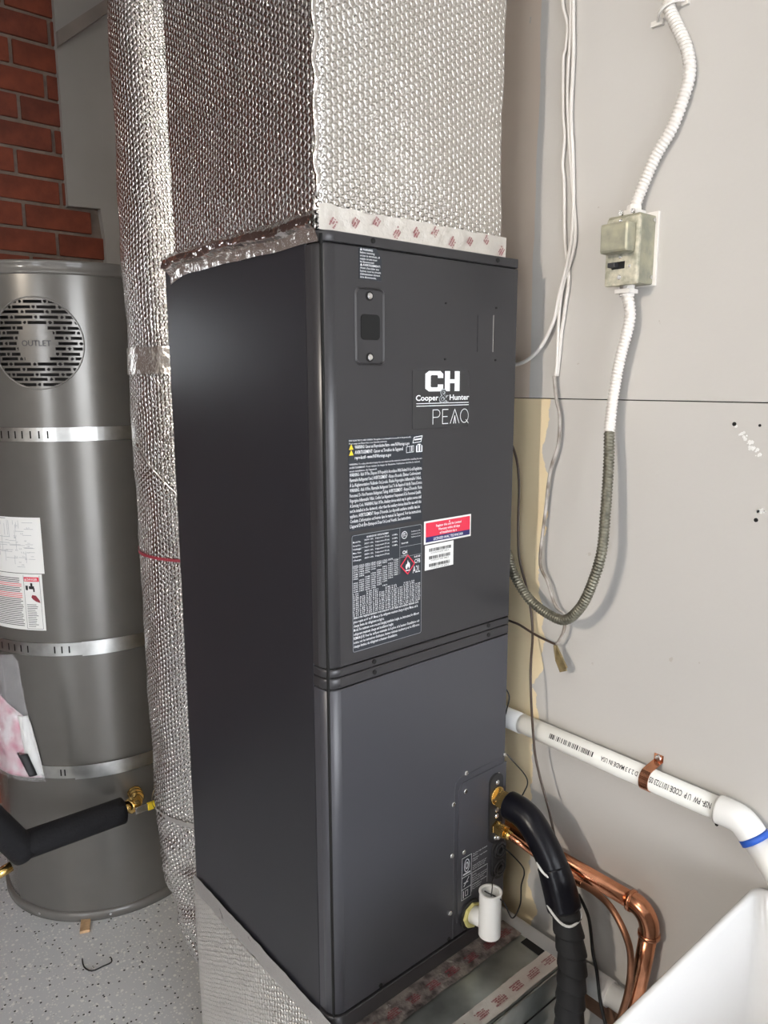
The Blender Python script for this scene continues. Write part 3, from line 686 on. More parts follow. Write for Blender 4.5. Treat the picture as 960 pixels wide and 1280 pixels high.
# ================================================================== FOIL: upper plenum, flex duct, base plenum
def nz(x, y, z, s): return noise.noise(Vector((x * s, y * s, z * s)))
up_ = empty('supply_plenum', (0.18, 0.21, 1.15), 'square duct plenum wrapped in silver bubble foil on top of the air handler', 'duct')
def foil_wall(name, par, x0, x1, y0, y1, z0, z1, m, amp=0.004, faces='LFRB', rr=0.012, step=0.012):
    """foil sheet wrapped round a box as one loop with rounded corners; uv in metres"""
    loop = []
    def arc_c(cx_, cy_, a0):
        for k in range(5):
            a = math.radians(a0 + 90 * k / 4); loop.append((cx_ + rr * math.cos(a), cy_ + rr * math.sin(a)))
    # walk: back-left -> front-left -> front-right -> back-right
    def seg(p, q):
        n = max(1, int(math.dist(p, q) / step))
        for k in range(1, n): loop.append((p[0] + (q[0] - p[0]) * k / n, p[1] + (q[1] - p[1]) * k / n))
    arc_c(x0 + rr, y1 - rr, 90); seg((x0, y1 - rr), (x0, y0 + rr)); arc_c(x0 + rr, y0 + rr, 180)
    seg((x0 + rr, y0), (x1 - rr, y0)); arc_c(x1 - rr, y0 + rr, 270); seg((x1, y0 + rr), (x1, y1 - rr)); arc_c(x1 - rr, y1 - rr, 0); loop.append(loop[0])
    S = [0]
    for a, b in zip(loop, loop[1:]): S.append(S[-1] + math.dist(a, b))
    nv = max(2, int((z1 - z0) / step)); v = []; uv = []; f = []; n = len(loop); cxm, cym = (x0 + x1) / 2, (y0 + y1) / 2
    for j in range(nv + 1):
        z = z0 + (z1 - z0) * j / nv
        for i, (x, y) in enumerate(loop):
            ii = i % (n - 1)
            xx, yy = loop[ii]
            d = Vector((xx - cxm, yy - cym)).normalized()
            a = amp * (nz(xx, yy, z, 7) + 0.4 * nz(xx, yy, z, 26))
            a *= min(1, (z - z0) / 0.05 + .15)
            v.append((x + d.x * a, y + d.y * a, z)); uv.append((S[i], z))
    for j in range(nv):
        for i in range(n - 1):
            a = j * n + i; f.append((a, a + 1, a + n + 1, a + n))
    return new_obj(name, v, f, m, par, True, uv)
foil_wall('foil_wrap', up_, 0.001, 0.356, 0.007, 0.430, 1.152, 2.495, 'foil')
# raised glued seam along the near corner
P = [(0.0015 + 0.002 * math.sin(k * 1.3), 0.009 + 0.0015 * math.cos(k * 1.9), 1.19 + k * 0.012) for k in range(109)]
v, f = tube_geo(P, lambda s, a: 0.0035 + 0.002 * nz(s, a * 0.05, 0, 140), 8)
new_obj('corner_seam', v, f, 'tape', up_, True)
# crumpled tape round the foot, left side
def side_tape(u, t):
    y = 0.004 + (0.435 - 0.004) * u
    prof = [(0, 1.1345, -0.0022), (0.22, 1.1440, -0.0035), (0.42, 1.1490, -0.0050), (0.55, 1.1545, -0.0150), (0.75, 1.1640, -0.0140), (1.0, 1.1730, -0.0020)]
    for (t0, z0, x0), (t1, z1, x1) in zip(prof, prof[1:]):
        if t <= t1: k = (t - t0) / (t1 - t0); z = z0 + (z1 - z0) * k; x = x0 + (x1 - x0) * k; break
    wgt = math.sin(PI * min(1, t * .9 + .05))
    z += 0.0035 * nz(y, 0, 0, 14) * (0.4 + wgt) - (0.012 * max(0, (u - .8) / .2) ** 2) * (1 - t)
    x += wgt * (0.006 * nz(y * 1.5, z * 10, 3, 5) + 0.003 * nz(y, z * 3, 7, 40))
    x = min(x, -0.0012)
    return (x, y, z), (y, z)
v, f, uv = grid_geo(lambda u, t: side_tape(u, .44 + .56 * t), 110, 14); new_obj('foil_tape', v, f, 'tape', up_, True, uv)
v, f, uv = grid_geo(lambda u, t: side_tape(u, .44 * t), 110, 10); new_obj('foil_tape', v, f, 'tape_soft', up_, True, uv)
def front_tape(u, t):
    x = 0.001 + 0.357 * u; z = 1.150 + (0.030 + 0.004 * nz(x, 0, 1, 30)) * t
    y = 0.0050 - 0.0012 * nz(x, z, 0, 40) - 0.0008 * t
    return (x, y, z), (x, z)
v, f, uv = grid_geo(front_tape, 90, 6); ft = new_obj('foil_tape', v, f, 'tape_pale', up_, True, uv, label='pale foil tape with red print')
def print_marks(cx_, cz_, place, mb, ang, n=3, ln=0.015, sc_=1.0):
    """cluster of slanted lines of tiny worn red print"""
    ca, sa = math.cos(ang), math.sin(ang)
    for r in range(n):
        u = -ln / 2 + random.uniform(0, .35) * ln; ln2 = ln * random.uniform(.55, 1)
        while u < ln2 / 2:
            if random.random() < .1: u += .0015; continue
            wv = random.uniform(.0007, .0014) * sc_; hgt = random.uniform(.0019, .0029) * sc_
            w0 = (r - n / 2) * .0036 * sc_
            q = [(u, w0), (u + wv, w0), (u + wv, w0 + hgt), (u, w0 + hgt)]
            mb.add([place(cx_ + a * ca - b * sa, cz_ + a * sa + b * ca) for a, b in q], [(0, 1, 2, 3)]); u += wv + random.uniform(.0004, .0009) * sc_
pm = MB()
for i in range(10): print_marks(0.022 + i * 0.036, 1.160 + 0.010 * ((i * 7) % 3) * 0.5, lambda a, b: (a, 0.0030, min(b, 1.1795)), pm, 0.95, 3, .016, 1.0)
pm.obj('red_tape_print', 'red_print', ft, kind='stuff')

fd = empty('flexible_duct', (0.15, 0.62, 2.0), 'round silver bubble foil duct running down beside the dark cabinet', 'duct')
DC = [Vector(p) for p in ((0.15, 0.62, 2.49), (0.15, 0.62, 1.6), (0.15, 0.62, 0.8), (0.15, 0.62, 0.12), (0.15, 0.605, 0.0), (0.15, 0.590, -0.075), (0.15, 0.558, -0.135), (0.15, 0.520, -0.170), (0.15, 0.490, -0.180), (0.15, 0.462, -0.182))]
path = resample(catmull(DC, 12), 0.014)
def duct_sheet(name, pts, r0, m, par, seg=76, amp=.004, s0=0.0):
    P = pts; n = len(P); T = [((P[min(i + 1, n - 1)] - P[max(i - 1, 0)]).normalized()) for i in range(n)]
    X = Vector((1, 0, 0)); v = []; uv = []; f = []; s = s0
    for i in range(n):
        if i: s += (P[i] - P[i - 1]).length
        B = T[i].cross(X).normalized()
        for k in range(seg + 1):
            a = 2 * PI * k / seg; dirv = X * math.cos(a) + B * math.sin(a)
            q = P[i] + dirv * r0
            low_ = max(0.0, min(1.0, (0.10 - P[i].z) / 0.15))
            wr_ = amp * (nz(q.x, q.y, q.z, 8) + .4 * nz(q.x, q.y, q.z, 30)) + low_ * 0.013 * nz(q.x * .6, q.y, q.z * 3, 16)
            v.append(q + dirv * wr_); uv.append((a * r0, s))
    for i in range(n - 1):
        for k in range(seg):
            a = i * (seg + 1) + k; f.append((a, a + 1, a + seg + 2, a + seg + 1))
    return new_obj(name, v, f, m, par, True, uv)
duct_sheet('foil_wrap', path, 0.150, 'foil', fd)
def band(name, zc, h, m, r=0.153, wob=.002):
    pts = [Vector((0.15, 0.62, zc + h / 2 - h * k / 4)) for k in range(5)]; return duct_sheet(name, pts, r, m, fd, 76, wob)
band('tape_band', 1.000, 0.050, 'tape_soft', .1535, .004); band('tape_band', 0.055, 0.010, 'tape', .1540, .004)
band('red_line', 0.6185, 0.006, 'red_print', 0.1520, .004)
P = [(0.15 - 0.1535 * math.cos(t), 0.62 - 0.1535 * math.sin(t), 0.84 - (t / 0.75) * 0.10) for t in [k * 0.075 for k in range(11)]]
tube('tape_crease', P, lambda s, a: 0.0025 + .0012 * nz(s, a * .1, 0, 120), 'tape', fd, 6)

bp_ = empty('base_plenum', (0.19, 0.1, FZ), 'foil-wrapped sheet metal base plenum under the air handler, with taped top', 'duct')
foil_wall('foil_wrap', bp_, -0.004, 0.390, -0.135, 0.470, FZ + 0.002, -0.036, 'foil_pale', 0.003)
mt = box('sheet_metal_top', (-0.002, 0.388, -0.137, 0.468, -0.036, -0.0305), 'sheet', bp_)
box('sheet_metal_front', (0.0, 0.390, -0.1415, -0.1385, FZ + .002, -0.0310), 'sheet', bp_, 0.001)
box('sheet_joint', (0.0, 0.390, -0.1430, -0.1414, -0.0790, -0.0770), 'gap', bp_)
def flat_strip(name, y0, y1, m, par, x0=0.0, x1=0.389, amp=.0016):
    def fn(u, t):
        x = x0 + (x1 - x0) * u; y = y0 + (y1 - y0) * t + 0.002 * nz(x, t, 0, 18) * (1 if t in (0, 1) else 0)
        return (x, y, -0.0292 + abs(amp * nz(x, y, 0, 60)) + .0006), (x, y)
    v, f, uv = grid_geo(fn, 90, 8); return new_obj(name, v, f, m, par, True, uv)
s1 = flat_strip('foil_tape', -0.046, -0.001, 'tape_dark', bp_); s2 = flat_strip('foil_tape', -0.135, -0.100, 'tape_pale', bp_)
pm = MB()
for i in range(9):
    print_marks(0.03 + i * 0.043, -0.118, lambda a, b: (a, b, -0.0268), pm, 0.0, 4, .030, 1.0)
pm.obj('red_tape_print', 'red_print', s2, kind='stuff')
pm = MB()
for i in range(8): print_marks(0.05 + i * 0.045, -0.026, lambda a, b: (a, b, -0.0266), pm, 0.0, 4, .030, 1.0)
pm.obj('red_tape_print', 'red_print', s1, kind='stuff')
box('dark_slot', (0.372, 0.388, -0.098, -0.058, -0.0300, -0.0290), 'gap', bp_)
# tape where foil meets the cabinet side
def low_tape(u, t):
    y = -0.010 + 0.47 * u; z = -0.036 + (0.034 - 0.0 + .003 * nz(y, 0, 5, 20)) * t
    return (-0.0045 - .0012 * nz(y, z, 2, 50) - .001 * (1 - t), y, z), (y, z)
v, f, uv = grid_geo(low_tape, 90, 6); new_obj('foil_tape', v, f, 'tape', bp_, True, uv)

# ================================================================== WATER HEATER
HC = Vector((0.143, 1.367)); HR = 0.294
wh = empty('water_heater', (HC.x, HC.y, FZ), 'grey heat pump water heater tank with round outlet grille, behind the foil duct', 'water heater')
def cylp(deg, z, r): a = math.radians(deg); return (HC.x + r * math.cos(a), HC.y + r * math.sin(a), z)
GA, GZ, GR = -126.1, 1.052, 0.1085
cell = 0.0018; nA = int(2 * (GR + .005) / cell); nZ = nA
a_half = math.degrees((GR + .005) / HR); z_half = GR + .005
v = []; f = []
def quad_patch(a0, a1, z0, z1, na, mb, r=HR):
    n0 = len(mb.v); vs = []
    for j in (z0, z1):
        for i in range(na + 1): vs.append(cylp(a0 + (a1 - a0) * i / na, j, r))
    mb.add(vs, [(i, i + 1, i + na + 2, i + na + 1) for i in range(na)])
body = MB()
quad_patch(GA + a_half, GA - a_half + 360, -0.495, 1.214, 96, body)
quad_patch(GA - a_half, GA + a_half, -0.495, GZ - z_half, 16, body); quad_patch(GA - a_half, GA + a_half, GZ + z_half, 1.214, 16, body)
bo = body.obj('tank_jacket', 'heater', wh, True)
def is_hole(s, z):
    if s * s + z * z > (GR - .003) ** 2: return False
    rowi = round(z / 0.0122)
    if abs(z - rowi * 0.0122) > 0.0036: return False
    # clear centre with the word OUTLET
    if abs(rowi) <= 3 and abs(s) < (0.046, 0.044, 0.040, 0.029)[abs(rowi)]: return False
    u = (s + (0.029 if rowi % 2 else 0.0) + 0.3 + rowi * 0.002) % 0.0585
    if u < 0.0425: return True
    if 0.0470 < u < 0.0545: return (u - 0.05075) ** 2 + (z - rowi * 0.0122) ** 2 < 0.0038 ** 2
    return False
gv = []; gf = []; idx = {}
def gvtx(i, j):
    k = (i, j)
    if k not in idx:
        s = -(GR + .005) + i * 2 * (GR + .005) / nA; z = -(GR + .005) + j * 2 * (GR + .005) / nZ
        idx[k] = len(gv); gv.append(cylp(GA + math.degrees(s / HR), GZ + z, HR))
    return idx[k]
for i in range(nA):
    for j in range(nZ):
        s = -(GR + .005) + (i + .5) * 2 * (GR + .005) / nA; z = -(GR + .005) + (j + .5) * 2 * (GR + .005) / nZ
        if not is_hole(s, z): gf.append((gvtx(i, j), gvtx(i + 1, j), gvtx(i + 1, j + 1), gvtx(i, j + 1)))
gr = new_obj('outlet_grille', gv, gf, 'heater', wh, True)
def radial_normals(o):
    me = o.data; me.normals_split_custom_set_from_vertices([Vector((p.co.x, p.co.y, 0)).normalized() for p in me.vertices])
radial_normals(gr); radial_normals(bo)
ih = MB(); quad_patch(GA - a_half - 2, GA + a_half + 2, GZ - z_half - .01, GZ + z_half + .01, 20, ih, HR - 0.03); ih.obj('dark_cavity', 'gap', wh)
rim = [cylp(GA + math.degrees(GR * math.cos(t) / HR), GZ + GR * math.sin(t), HR + .0005) for t in [2 * PI * k / 64 for k in range(65)]]
tube('grille_rim', rim, 0.0016, 'heater_cap', gr, 6, caps=False)
tx = MB(); put_text(tx, 'OUTLET', -0.034, 0.034, -0.006, 0.013, lambda u, w_: cylp(GA + math.degrees(u / HR), GZ + w_, HR + .0006), .01, 3)
tx.obj('outlet_lettering', 'black_ink', gr)
# cap: rolled rim and lid
def lathe(prof, m, name, par, seg=96):
    v = []; f = []
    for r, z in prof:
        for k in range(seg): v.append(cylp(360 * k / seg, z, r))
    for i in range(len(prof) - 1):
        for k in range(seg):
            a = i * seg + k; b = i * seg + (k + 1) % seg; f.append((a, b, b + seg, a + seg))
    o = new_obj(name, v, f, m, par, True); return o
lathe([(HR - .002, 1.212), (HR + .0045, 1.2135), (HR + .006, 1.218), (HR + .003, 1.222), (HR + .002, 1.236), (HR + .0045, 1.240), (HR + .001, 1.245), (HR - .02, 1.247), (0.001, 1.262)], 'heater_cap', 'top_cap', wh)
lathe([(HR - .01, -0.4995), (HR + .007, -0.4995), (HR + .008, -0.478), (HR + .004, -0.474), (HR - .001, -0.473)], 'heater_cap', 'base_ring', wh)
for i, d in enumerate((-112, -70, -150)): disc('screw', cylp(d, -0.486, HR + .007), (math.cos(math.radians(d)), math.sin(math.radians(d)), 0), .0035, .002, 'zinc', wh, 10)
# straps
def strap(zc, h, slots, lap=None):
    mb = MB(); n = 120
    vs = []
    for r in (HR + .002, HR + .0035):
        for z in (zc - h / 2, zc + h / 2):
            for i in range(n): vs.append(cylp(360 * i / n, z, r))
    fs = []
    for i in range(n):
        j = (i + 1) % n; fs += [(2 * n + i, 2 * n + j, 3 * n + j, 3 * n + i), (n + i, n + j, 3 * n + j, 3 * n + i), (i, j, 2 * n + j, 2 * n + i)]
    mb.add(vs, fs); s = mb.obj('strap', 'strap', wh, False, label='galvanised band strap')
    for d in slots:
        sl = MB(); quad_patch(d - .35, d + .35, zc - h * .27, zc + h * .27, 2, sl, HR + .0041); sl.obj('strap_slot', 'gap', s)
    if lap:
        l2 = MB(); quad_patch(lap[0], lap[1], zc - h / 2 - .002, zc + h / 2 + .002, 30, l2, HR + .0060); quad_patch(lap[1], lap[1] + .5, zc - h / 2 - .002, zc + h / 2 + .002, 1, l2, HR + .0045); l2.obj('strap_overlap', 'strap', s)
strap(0.834, 0.034, (-147, -143, -139.5, -136, -132, -128, -124), (-83, -45))
strap(0.283, 0.034, (-160, -155, -151, -147, -143, -129, -125.5, -122), (-116, -60))
strap(-0.058, 0.034, (-150, -146, -142, -131, -129), (-124, -60))
# stickers on the tank
def cyl_label(name, z0, z1, a0, a1, m, r, par, **k):
    mb = MB(); quad_patch(a0, a1, z0, z1, 14, mb, r); return mb.obj(name, m, par, **k)
l1 = cyl_label('wiring_diagram_sticker', 0.484, 0.628, -163, -131.1, 'paper', HR + .0008, wh)
place_c = lambda dz=0: (lambda u, w_: cylp(u, w_, HR + .0014))
dg = MB()
def cstroke(mb, a0, z0, a1, z1, wd=.0012):
    da = math.degrees(wd / 2 / HR)
    if abs(z1 - z0) < 1e-6: mb.add([cylp(a0 + (a1 - a0) * k / 6, z0 + s, HR + .0014) for s in (-wd / 2, wd / 2) for k in range(7)], [(k, k + 1, k + 8, k + 7) for k in range(6)])
    else: mb.add([cylp(a0 - da, z0, HR + .0014), cylp(a0 + da, z0, HR + .0014), cylp(a1 + da, z1, HR + .0014), cylp(a1 - da, z1, HR + .0014)], [(0, 1, 2, 3)])
for i in range(46):
    a = -160 + random.random() * 22; z = 0.500 + random.random() * .115
    if random.random() < .5: cstroke(dg, a, z, min(a + random.uniform(2, 9), -135), z, .0009)
    else: cstroke(dg, a, z, a, min(z + random.uniform(.01, .05), .62), .0009)
for i in range(20):
    a = -146 + random.random() * 9; z = .50 + random.random() * .11; put_text(dg, random.choice(('COM', 'L1', 'L2', 'TCO', 'GRD', 'NO', 'FAN')), a, a + 1.4, z, .003, place_c(), .01, 1)
cstroke(dg, -158, .6245, -150, .6245, .002); dg.obj('wiring_diagram', 'grey_ink', l1, kind='stuff')
l2 = cyl_label('danger_sticker', 0.334, 0.4825, -163, -132.6, 'paper', HR + .0008, wh)
rd = MB()
for k, z in enumerate((.452, .449, .428, .424, .420)):
    pass
dn = MB(); quad_patch(-142.2, -134.2, .463, .4745, 8, dn, HR + .0012); dn.obj('red_field', 'red', l2)
tx = MB(); put_text(tx, 'DANGER', -140.6, -135.0, .4655, .0065, lambda u, w_: cylp(u, w_, HR + .0018), .02, 2)
tx.add([cylp(-141.8, .465, HR + .0018), cylp(-140.9, .465, HR + .0018), cylp(-141.35, .473, HR + .0018)], [(0, 1, 2)]); tx.obj('danger_lettering', 'paper', l2)
kk = MB()
for i in range(26):
    z = .470 - i * .0050; 
    if i in (3, 4, 8, 9, 10): continue
    cstroke(kk, -162, z, -143.6 - random.random() * 1.5, z, .0018)
for i in range(13): cstroke(kk, -141.6, .402 - i * .0048, -135.2 - random.random() * 2.5, .402 - i * .0048, .0014)
cstroke(kk, -142.4, .338, -142.4, .479, .0008); cstroke(kk, -133.9, .338, -133.9, .479, .0008); cstroke(kk, -142.4, .338, -133.9, .338, .0008)
# tap and hand pictograms
for a0, a1, z0, z1 in ((-141.6, -140.3, .440, .452), (-139.8, -137.0, .443, .451), (-138.9, -137.8, .451, .459), (-137.6, -136.8, .436, .446)): quad_patch(a0, a1, z0, z1, 2, kk, HR + .0014)
kk.obj('black_print', 'black_ink', l2, kind='stuff')
hn = MB(); hn.add([cylp(a, z, HR + .0014) for a, z in ((-138.3, .428), (-136.4, .4265), (-134.6, .414), (-134.4, .407), (-136.6, .411), (-138.0, .416), (-138.9, .4215))], [(0, 1, 2, 3, 4, 5, 6)]); hn.obj('hand_pictogram', 'red_print', l2)
rr_ = MB()
for i in (3, 4, 8, 9, 10): cstroke(rr_, -162, .470 - i * .005, -143.8, .470 - i * .005, .0018)
rr_.obj('red_print_line', 'red', l2, kind='stuff')
# document bag hanging on the tank
def interp(tab, z):
    for (z0, a0), (z1, a1) in zip(tab, tab[1:]):
        if z0 <= z <= z1: return a0 + (a1 - a0) * (z - z0) / (z1 - z0)
    return tab[0][1] if z < tab[0][0] else tab[-1][1]
def hung(name, m, z0, z1, left, right, r0, amp, par=None, nu=24, nv=36, **k):
    def fn(u, t):
        z = z0 + (z1 - z0) * t; a = interp(left, z) + (interp(right, z) - interp(left, z)) * u
        bul = math.sin(PI * u) * .014
        return cylp(a, z, HR + r0 + bul + amp * nz(a * .05, z, 0, 18)), (a, z)
    v, f, uv = grid_geo(fn, nu, nv); o = new_obj(name, v, f, m, par, True); 
    s_ = o.modifiers.new('s', 'SOLIDIFY'); s_.thickness = 0.0006; return o
bag = empty('document_bag', cylp(-155, 0.10, HR + .01), 'clear plastic bag with pink and white papers hanging on the grey tank', 'bag')
hung('plastic_film', 'film', -0.078, 0.268, [(-0.078, -181), (0.12, -180), (0.20, -168), (0.268, -161)], [(-0.078, -138.4), (0.02, -142), (0.10, -145), (0.20, -147), (0.25, -148), (0.268, -151)], 0.014, 0.010, bag)
hung('paper_sheet', 'pink', -0.072, 0.150, [(-0.072, -179), (0.10, -178), (0.150, -172)], [(-0.072, -141), (0.02, -143.5), (0.098, -149), (0.150, -168)], 0.008, 0.003, bag, label='pink printed sheet')
hung('paper_sheet', 'paper', -0.066, 0.100, [(-0.066, -150), (0.100, -153)], [(-0.066, -140.2), (0.02, -142.6), (0.10, -146.2)], 0.0045, 0.002, bag, label='white printed sheet')
hung('paper_slip', 'black_ink', -0.058, 0.000, [(-0.058, -146), (0.0, -152)], [(-0.058, -141.5), (0.0, -146)], 0.020, 0.001, bag, 6, 8, label='dark printed corner')
for tab, zz in (([(-0.078, -138.4), (0.02, -142), (0.10, -145), (0.20, -147), (0.255, -148.5)], 0), ([(0.255, -158.5), (0.19, -157.5), (0.13, -157), (0.10, -150)], 1)):
    pts = [cylp(a, z, HR + .016) for z, a in tab]; tube('folded_edge', pts, lambda s, a: .0018 + .0012 * nz(s, a * .1, zz, 60), M['film'], bag, 6, curve=5)

tag(box('wood_shim', (-0.055, -0.017, 1.066, 1.125, FZ, FZ + 0.0), 'wood') if False else new_obj('wood_shim', *(lambda a: a)(box_geo(-0.0125, 0.0125, -0.04, 0.06, 0, 0.008, 0.001)), 'wood'), 'small raw wood shim under the front edge of the water heater', 'wood shim')
sh = bpy.data.objects['wood_shim']; sh.location = (-0.029, 1.1135, FZ); sh.rotation_euler = (0, 0, -0.39)

# insulated water pipe with brass ends
ip = empty('insulated_water_pipe', (-0.2, 0.98, -0.13), 'black foam insulated pipe with an elbow in front of the grey tank foot', 'pipe')
tube('pipe_foam', [(0.052, 1.00, -0.142), (-0.205, 0.985, -0.128)], 0.0335, 'foam', ip, 24, step=.02)
tube('pipe_foam', [(-0.190, 0.985, -0.145), (-0.255, 0.97, -0.03), (-0.31, 0.96, 0.07)], 0.0335, 'foam', ip, 24, step=.02)
tube('brass_stub', [(0.052, 1.00, -0.142), (0.095, 1.012, -0.143)], 0.009, 'brass', ip, 14)
tube('brass_fitting', [(-0.222, 0.985, -0.168), (-0.262, 0.982, -0.176)], 0.012, 'brass', ip, 8)
vv = empty('brass_valve', (0.10, 1.03, -0.15), 'brass ball valve with a steel and yellow lever at the end of the insulated pipe', 'valve')
tube('valve_body', [(0.070, 1.005, -0.143), (0.080, 1.01, -0.143), (0.104, 1.03, -0.144), (0.112, 1.072, -0.144)], lambda s, a: .0175 + .003 * math.sin(s * 420), 'brass', vv, 10, step=.004)
box('valve_stem', (0.080, 0.094, 0.978, 0.996, -0.155, -0.125), 'brass', vv, .002)
v, f = box_geo(0.074, 0.112, 0.965, 0.971, -0.146, -0.130, .001); new_obj('lever', v, f, 'zinc', vv)
v, f = box_geo(0.106, 0.128, 0.963, 0.973, -0.148, -0.129, .002); new_obj('lever_grip', v, f, 'yellow', vv)
tag(tube('wire_scrap', [(-0.082, 0.982, FZ + .006), (-0.087, 0.955, FZ + .003), (-0.0765, 0.929, FZ + .003), (-0.050, 0.926, FZ + .003), (-0.030, 0.922, FZ + .006), (-0.026, 0.932, FZ + .009)], 0.0018, 'wire', None, 6, curve=3), 'bent scrap of dark wire lying on the flaked grey floor', 'wire scrap')

# ================================================================== RIGHT WALL: electrical box, conduits, cables
eb = empty('switch_box', (WX, -0.158, 1.15), 'old weathered metal switch and fuse box mounted on the right wall', 'electrical box')
box('back_box', (0.425, WX, -0.1860, -0.1330, 1.100, 1.197), 'box_metal', eb, 0.003)
box('mounting_edge', (WX - .004, WX, -0.1905, -0.1290, 1.098, 1.203), 'painted', eb, 0.001)
cp = box('cover_plate', (0.4195, 0.4255, -0.1895, -0.1345, 1.0975, 1.1930), 'box_cream', eb, 0.004)
box('fuse_cover', (0.398, 0.4200, -0.1840, -0.1385, 1.1415, 1.1830), 'box_metal', eb, 0.004)
box('toggle_slot', (0.4185, 0.4200, -0.168, -0.147, 1.121, 1.131), 'gap', eb)
box('switch_toggle', (0.408, 0.4200, -0.1580, -0.1465, 1.1225, 1.1295), 'black', eb, 0.001)
for y, z, r in ((-0.1600, 1.1090, .0035), (-0.1600, 1.1375, .0022), (-0.1760, 1.1235, .0022), (-0.158, 1.187, .003)): disc('screw', (0.4200, y, z), (-1, 0, 0), r, 0.002, 'zinc', eb, 12, .0006)
for y, z in ((-0.1862, 1.110), (-0.1862, 1.19)): disc('screw', (0.46, y, z), (0, -1, 0), .003, 0.002, 'zinc', eb, 10)
cn = MB(); cn.add(*tube_geo([(0.450, -0.158, 1.196), (0.453, -0.158, 1.212)], .0105, 12)); cn.add(*box_geo(.436, .462, -0.172, -0.144, 1.199, 1.205)); cn.obj('conduit_connector', 'painted', eb)
for y in (-0.168, -0.149): disc('screw', (0.436, y, 1.202), (-1, 0, 0), .0035, 0.004, 'zinc', eb, 10)
cn = MB(); cn.add(*tube_geo([(0.446, -0.158, 1.101), (0.445, -0.158, 1.084)], .0105, 12)); cn.add(*box_geo(.431, .455, -0.170, -0.146, 1.088, 1.094)); cn.obj('conduit_connector', 'painted', eb)

def armour(name, P, m, par, r=0.0078, pitch=0.0052):
    pts = resample(catmull([Vector(p) for p in P], 10), pitch / 4)
    v, f = tube_geo(pts, lambda s, a: r + 0.0011 * math.sin(2 * PI * s / pitch + a), 12)
    return new_obj(name, v, f, m, par, True)
cu_ = empty('flexible_conduit', (0.458, -0.16, 1.21), 'white painted flexible conduit curving down the wall into the top of the switch box', 'conduit')
armour('conduit_armour', [(0.458, -0.186, 1.56), (0.458, -0.190, 1.50), (0.458, -0.1917, 1.4685), (0.458, -0.2041, 1.4423), (0.458, -0.2216, 1.4068), (0.458, -0.2285, 1.3747), (0.458, -0.2225, 1.346), (0.458, -0.2074, 1.3087), (0.458, -0.1852, 1.2767), (0.457, -0.1663, 1.237), (0.453, -0.158, 1.209)], 'painted', cu_)
sb = MB(); sb.add(*box_geo(0.464, WX, -0.180, -0.162, 1.453, 1.460)); sb.add(*tube_geo(catmull([(0.4665, -0.172, 1.458), (0.452, -0.181, 1.462), (0.4475, -0.192, 1.4665), (0.452, -0.203, 1.470), (0.4665, -0.212, 1.473)], 5), .0028, 6))
sb.add(*box_geo(0.465, WX, -0.216, -0.206, 1.466, 1.480)); sb.obj('conduit_clip', 'painted', cu_)
cl_ = empty('flexible_conduit', (0.445, -0.158, 1.085), 'flexible armoured conduit looping down from the switch box and behind the cabinet, bare below', 'conduit')
# points: height z, distance from wall grows into the loop
LP = [(0.445, -0.1580, 1.0880), (0.4435, -0.1660, 1.0510), (0.4425, -0.1535, 0.9915), (0.440, -0.1464, 0.9311), (0.432, -0.1480, 0.8828)]
LQ = [(0.432, -0.1480, 0.8828), (0.423, -0.1555, 0.8343), (0.411, -0.162, 0.7625), (0.402, -0.1645, 0.7010), (0.398, -0.1525, 0.6470), (0.400, -0.1316, 0.6040), (0.403, -0.1000, 0.5755), (0.408, -0.0573, 0.5780), (0.412, -0.0185, 0.5930), (0.415, 0.0135, 0.6220), (0.420, 0.0297, 0.6424), (0.430, 0.060, 0.69), (0.440, 0.10, 0.75)]
armour('painted_section', LP, 'painted', cl_); armour('bare_section', LQ, 'armor', cl_)

def cable(name, P, r, m, label, cat='cable', **k):
    o = tube(name, P, r, m, None, 8, curve=8, **k); return tag(o, label, cat)
KX = 0.4655
cA = [(-0.003, 1.62), (-0.0056, 1.5433), (-0.0164, 1.5057), (-0.015, 1.4721), (-0.0112, 1.456), (-0.0148, 1.3795), (-0.0196, 1.3429), (-0.0169, 1.3018), (-0.0215, 1.2708), (-0.0271, 1.1844), (-0.0376, 1.1274), (-0.0334, 1.0839), (-0.0275, 1.04), (-0.0245, 1.000), (-0.0215, 0.968)]
cable('wall_cable', [(KX, y, z) for y, z in cA], 0.0030, 'cable_w', 'left of the paired white painted cables running down the wall from the frame top')
cB = [(-0.0268, 1.61), (-0.0268, 1.5358), (-0.0307, 1.4559), (-0.0302, 1.3756), (-0.0361, 1.3155), (-0.0412, 1.2431), (-0.0442, 1.1821), (-0.0342, 1.134), (-0.0233, 1.0973), (-0.0154, 1.0596), (0.0059, 1.0216), (0.03, 1.000), (0.0564, 0.9894), (0.10, 0.985)]
cable('wall_cable', [(KX - (0.001 if i < 6 else 0.006), y, z) for i, (y, z) in enumerate(cB)], 0.0032, 'cable_w', 'white painted cable that bends off the wall towards the back of the cabinet')
cC = [(-0.0485, 1.50), (-0.0180, 1.62), (-0.0235, 1.50), (-0.0225, 1.40), (-0.0370, 1.27), (-0.0475, 1.1823), (-0.0290, 1.1096), (-0.0235, 1.0591), (-0.0232, 0.9944), (-0.0212, 0.9683), (-0.0279, 0.9287), (-0.0356, 0.9023), (-0.0345, 0.8554), (-0.0202, 0.8067), (-0.0131, 0.7362), (-0.0117, 0.6504), (-0.0286, 0.6176), (-0.0474, 0.5785), (-0.068, 0.5647)]
o = tube('wall_cable', [(KX - (0.001 if i < 5 else 0.004), y, z) for i, (y, z) in enumerate(cC[1:10])], 0.0028, 'cable_w', None, 8, curve=8)
tag(o, 'white painted cable between the pair, crossing down to the wall joint', 'cable')
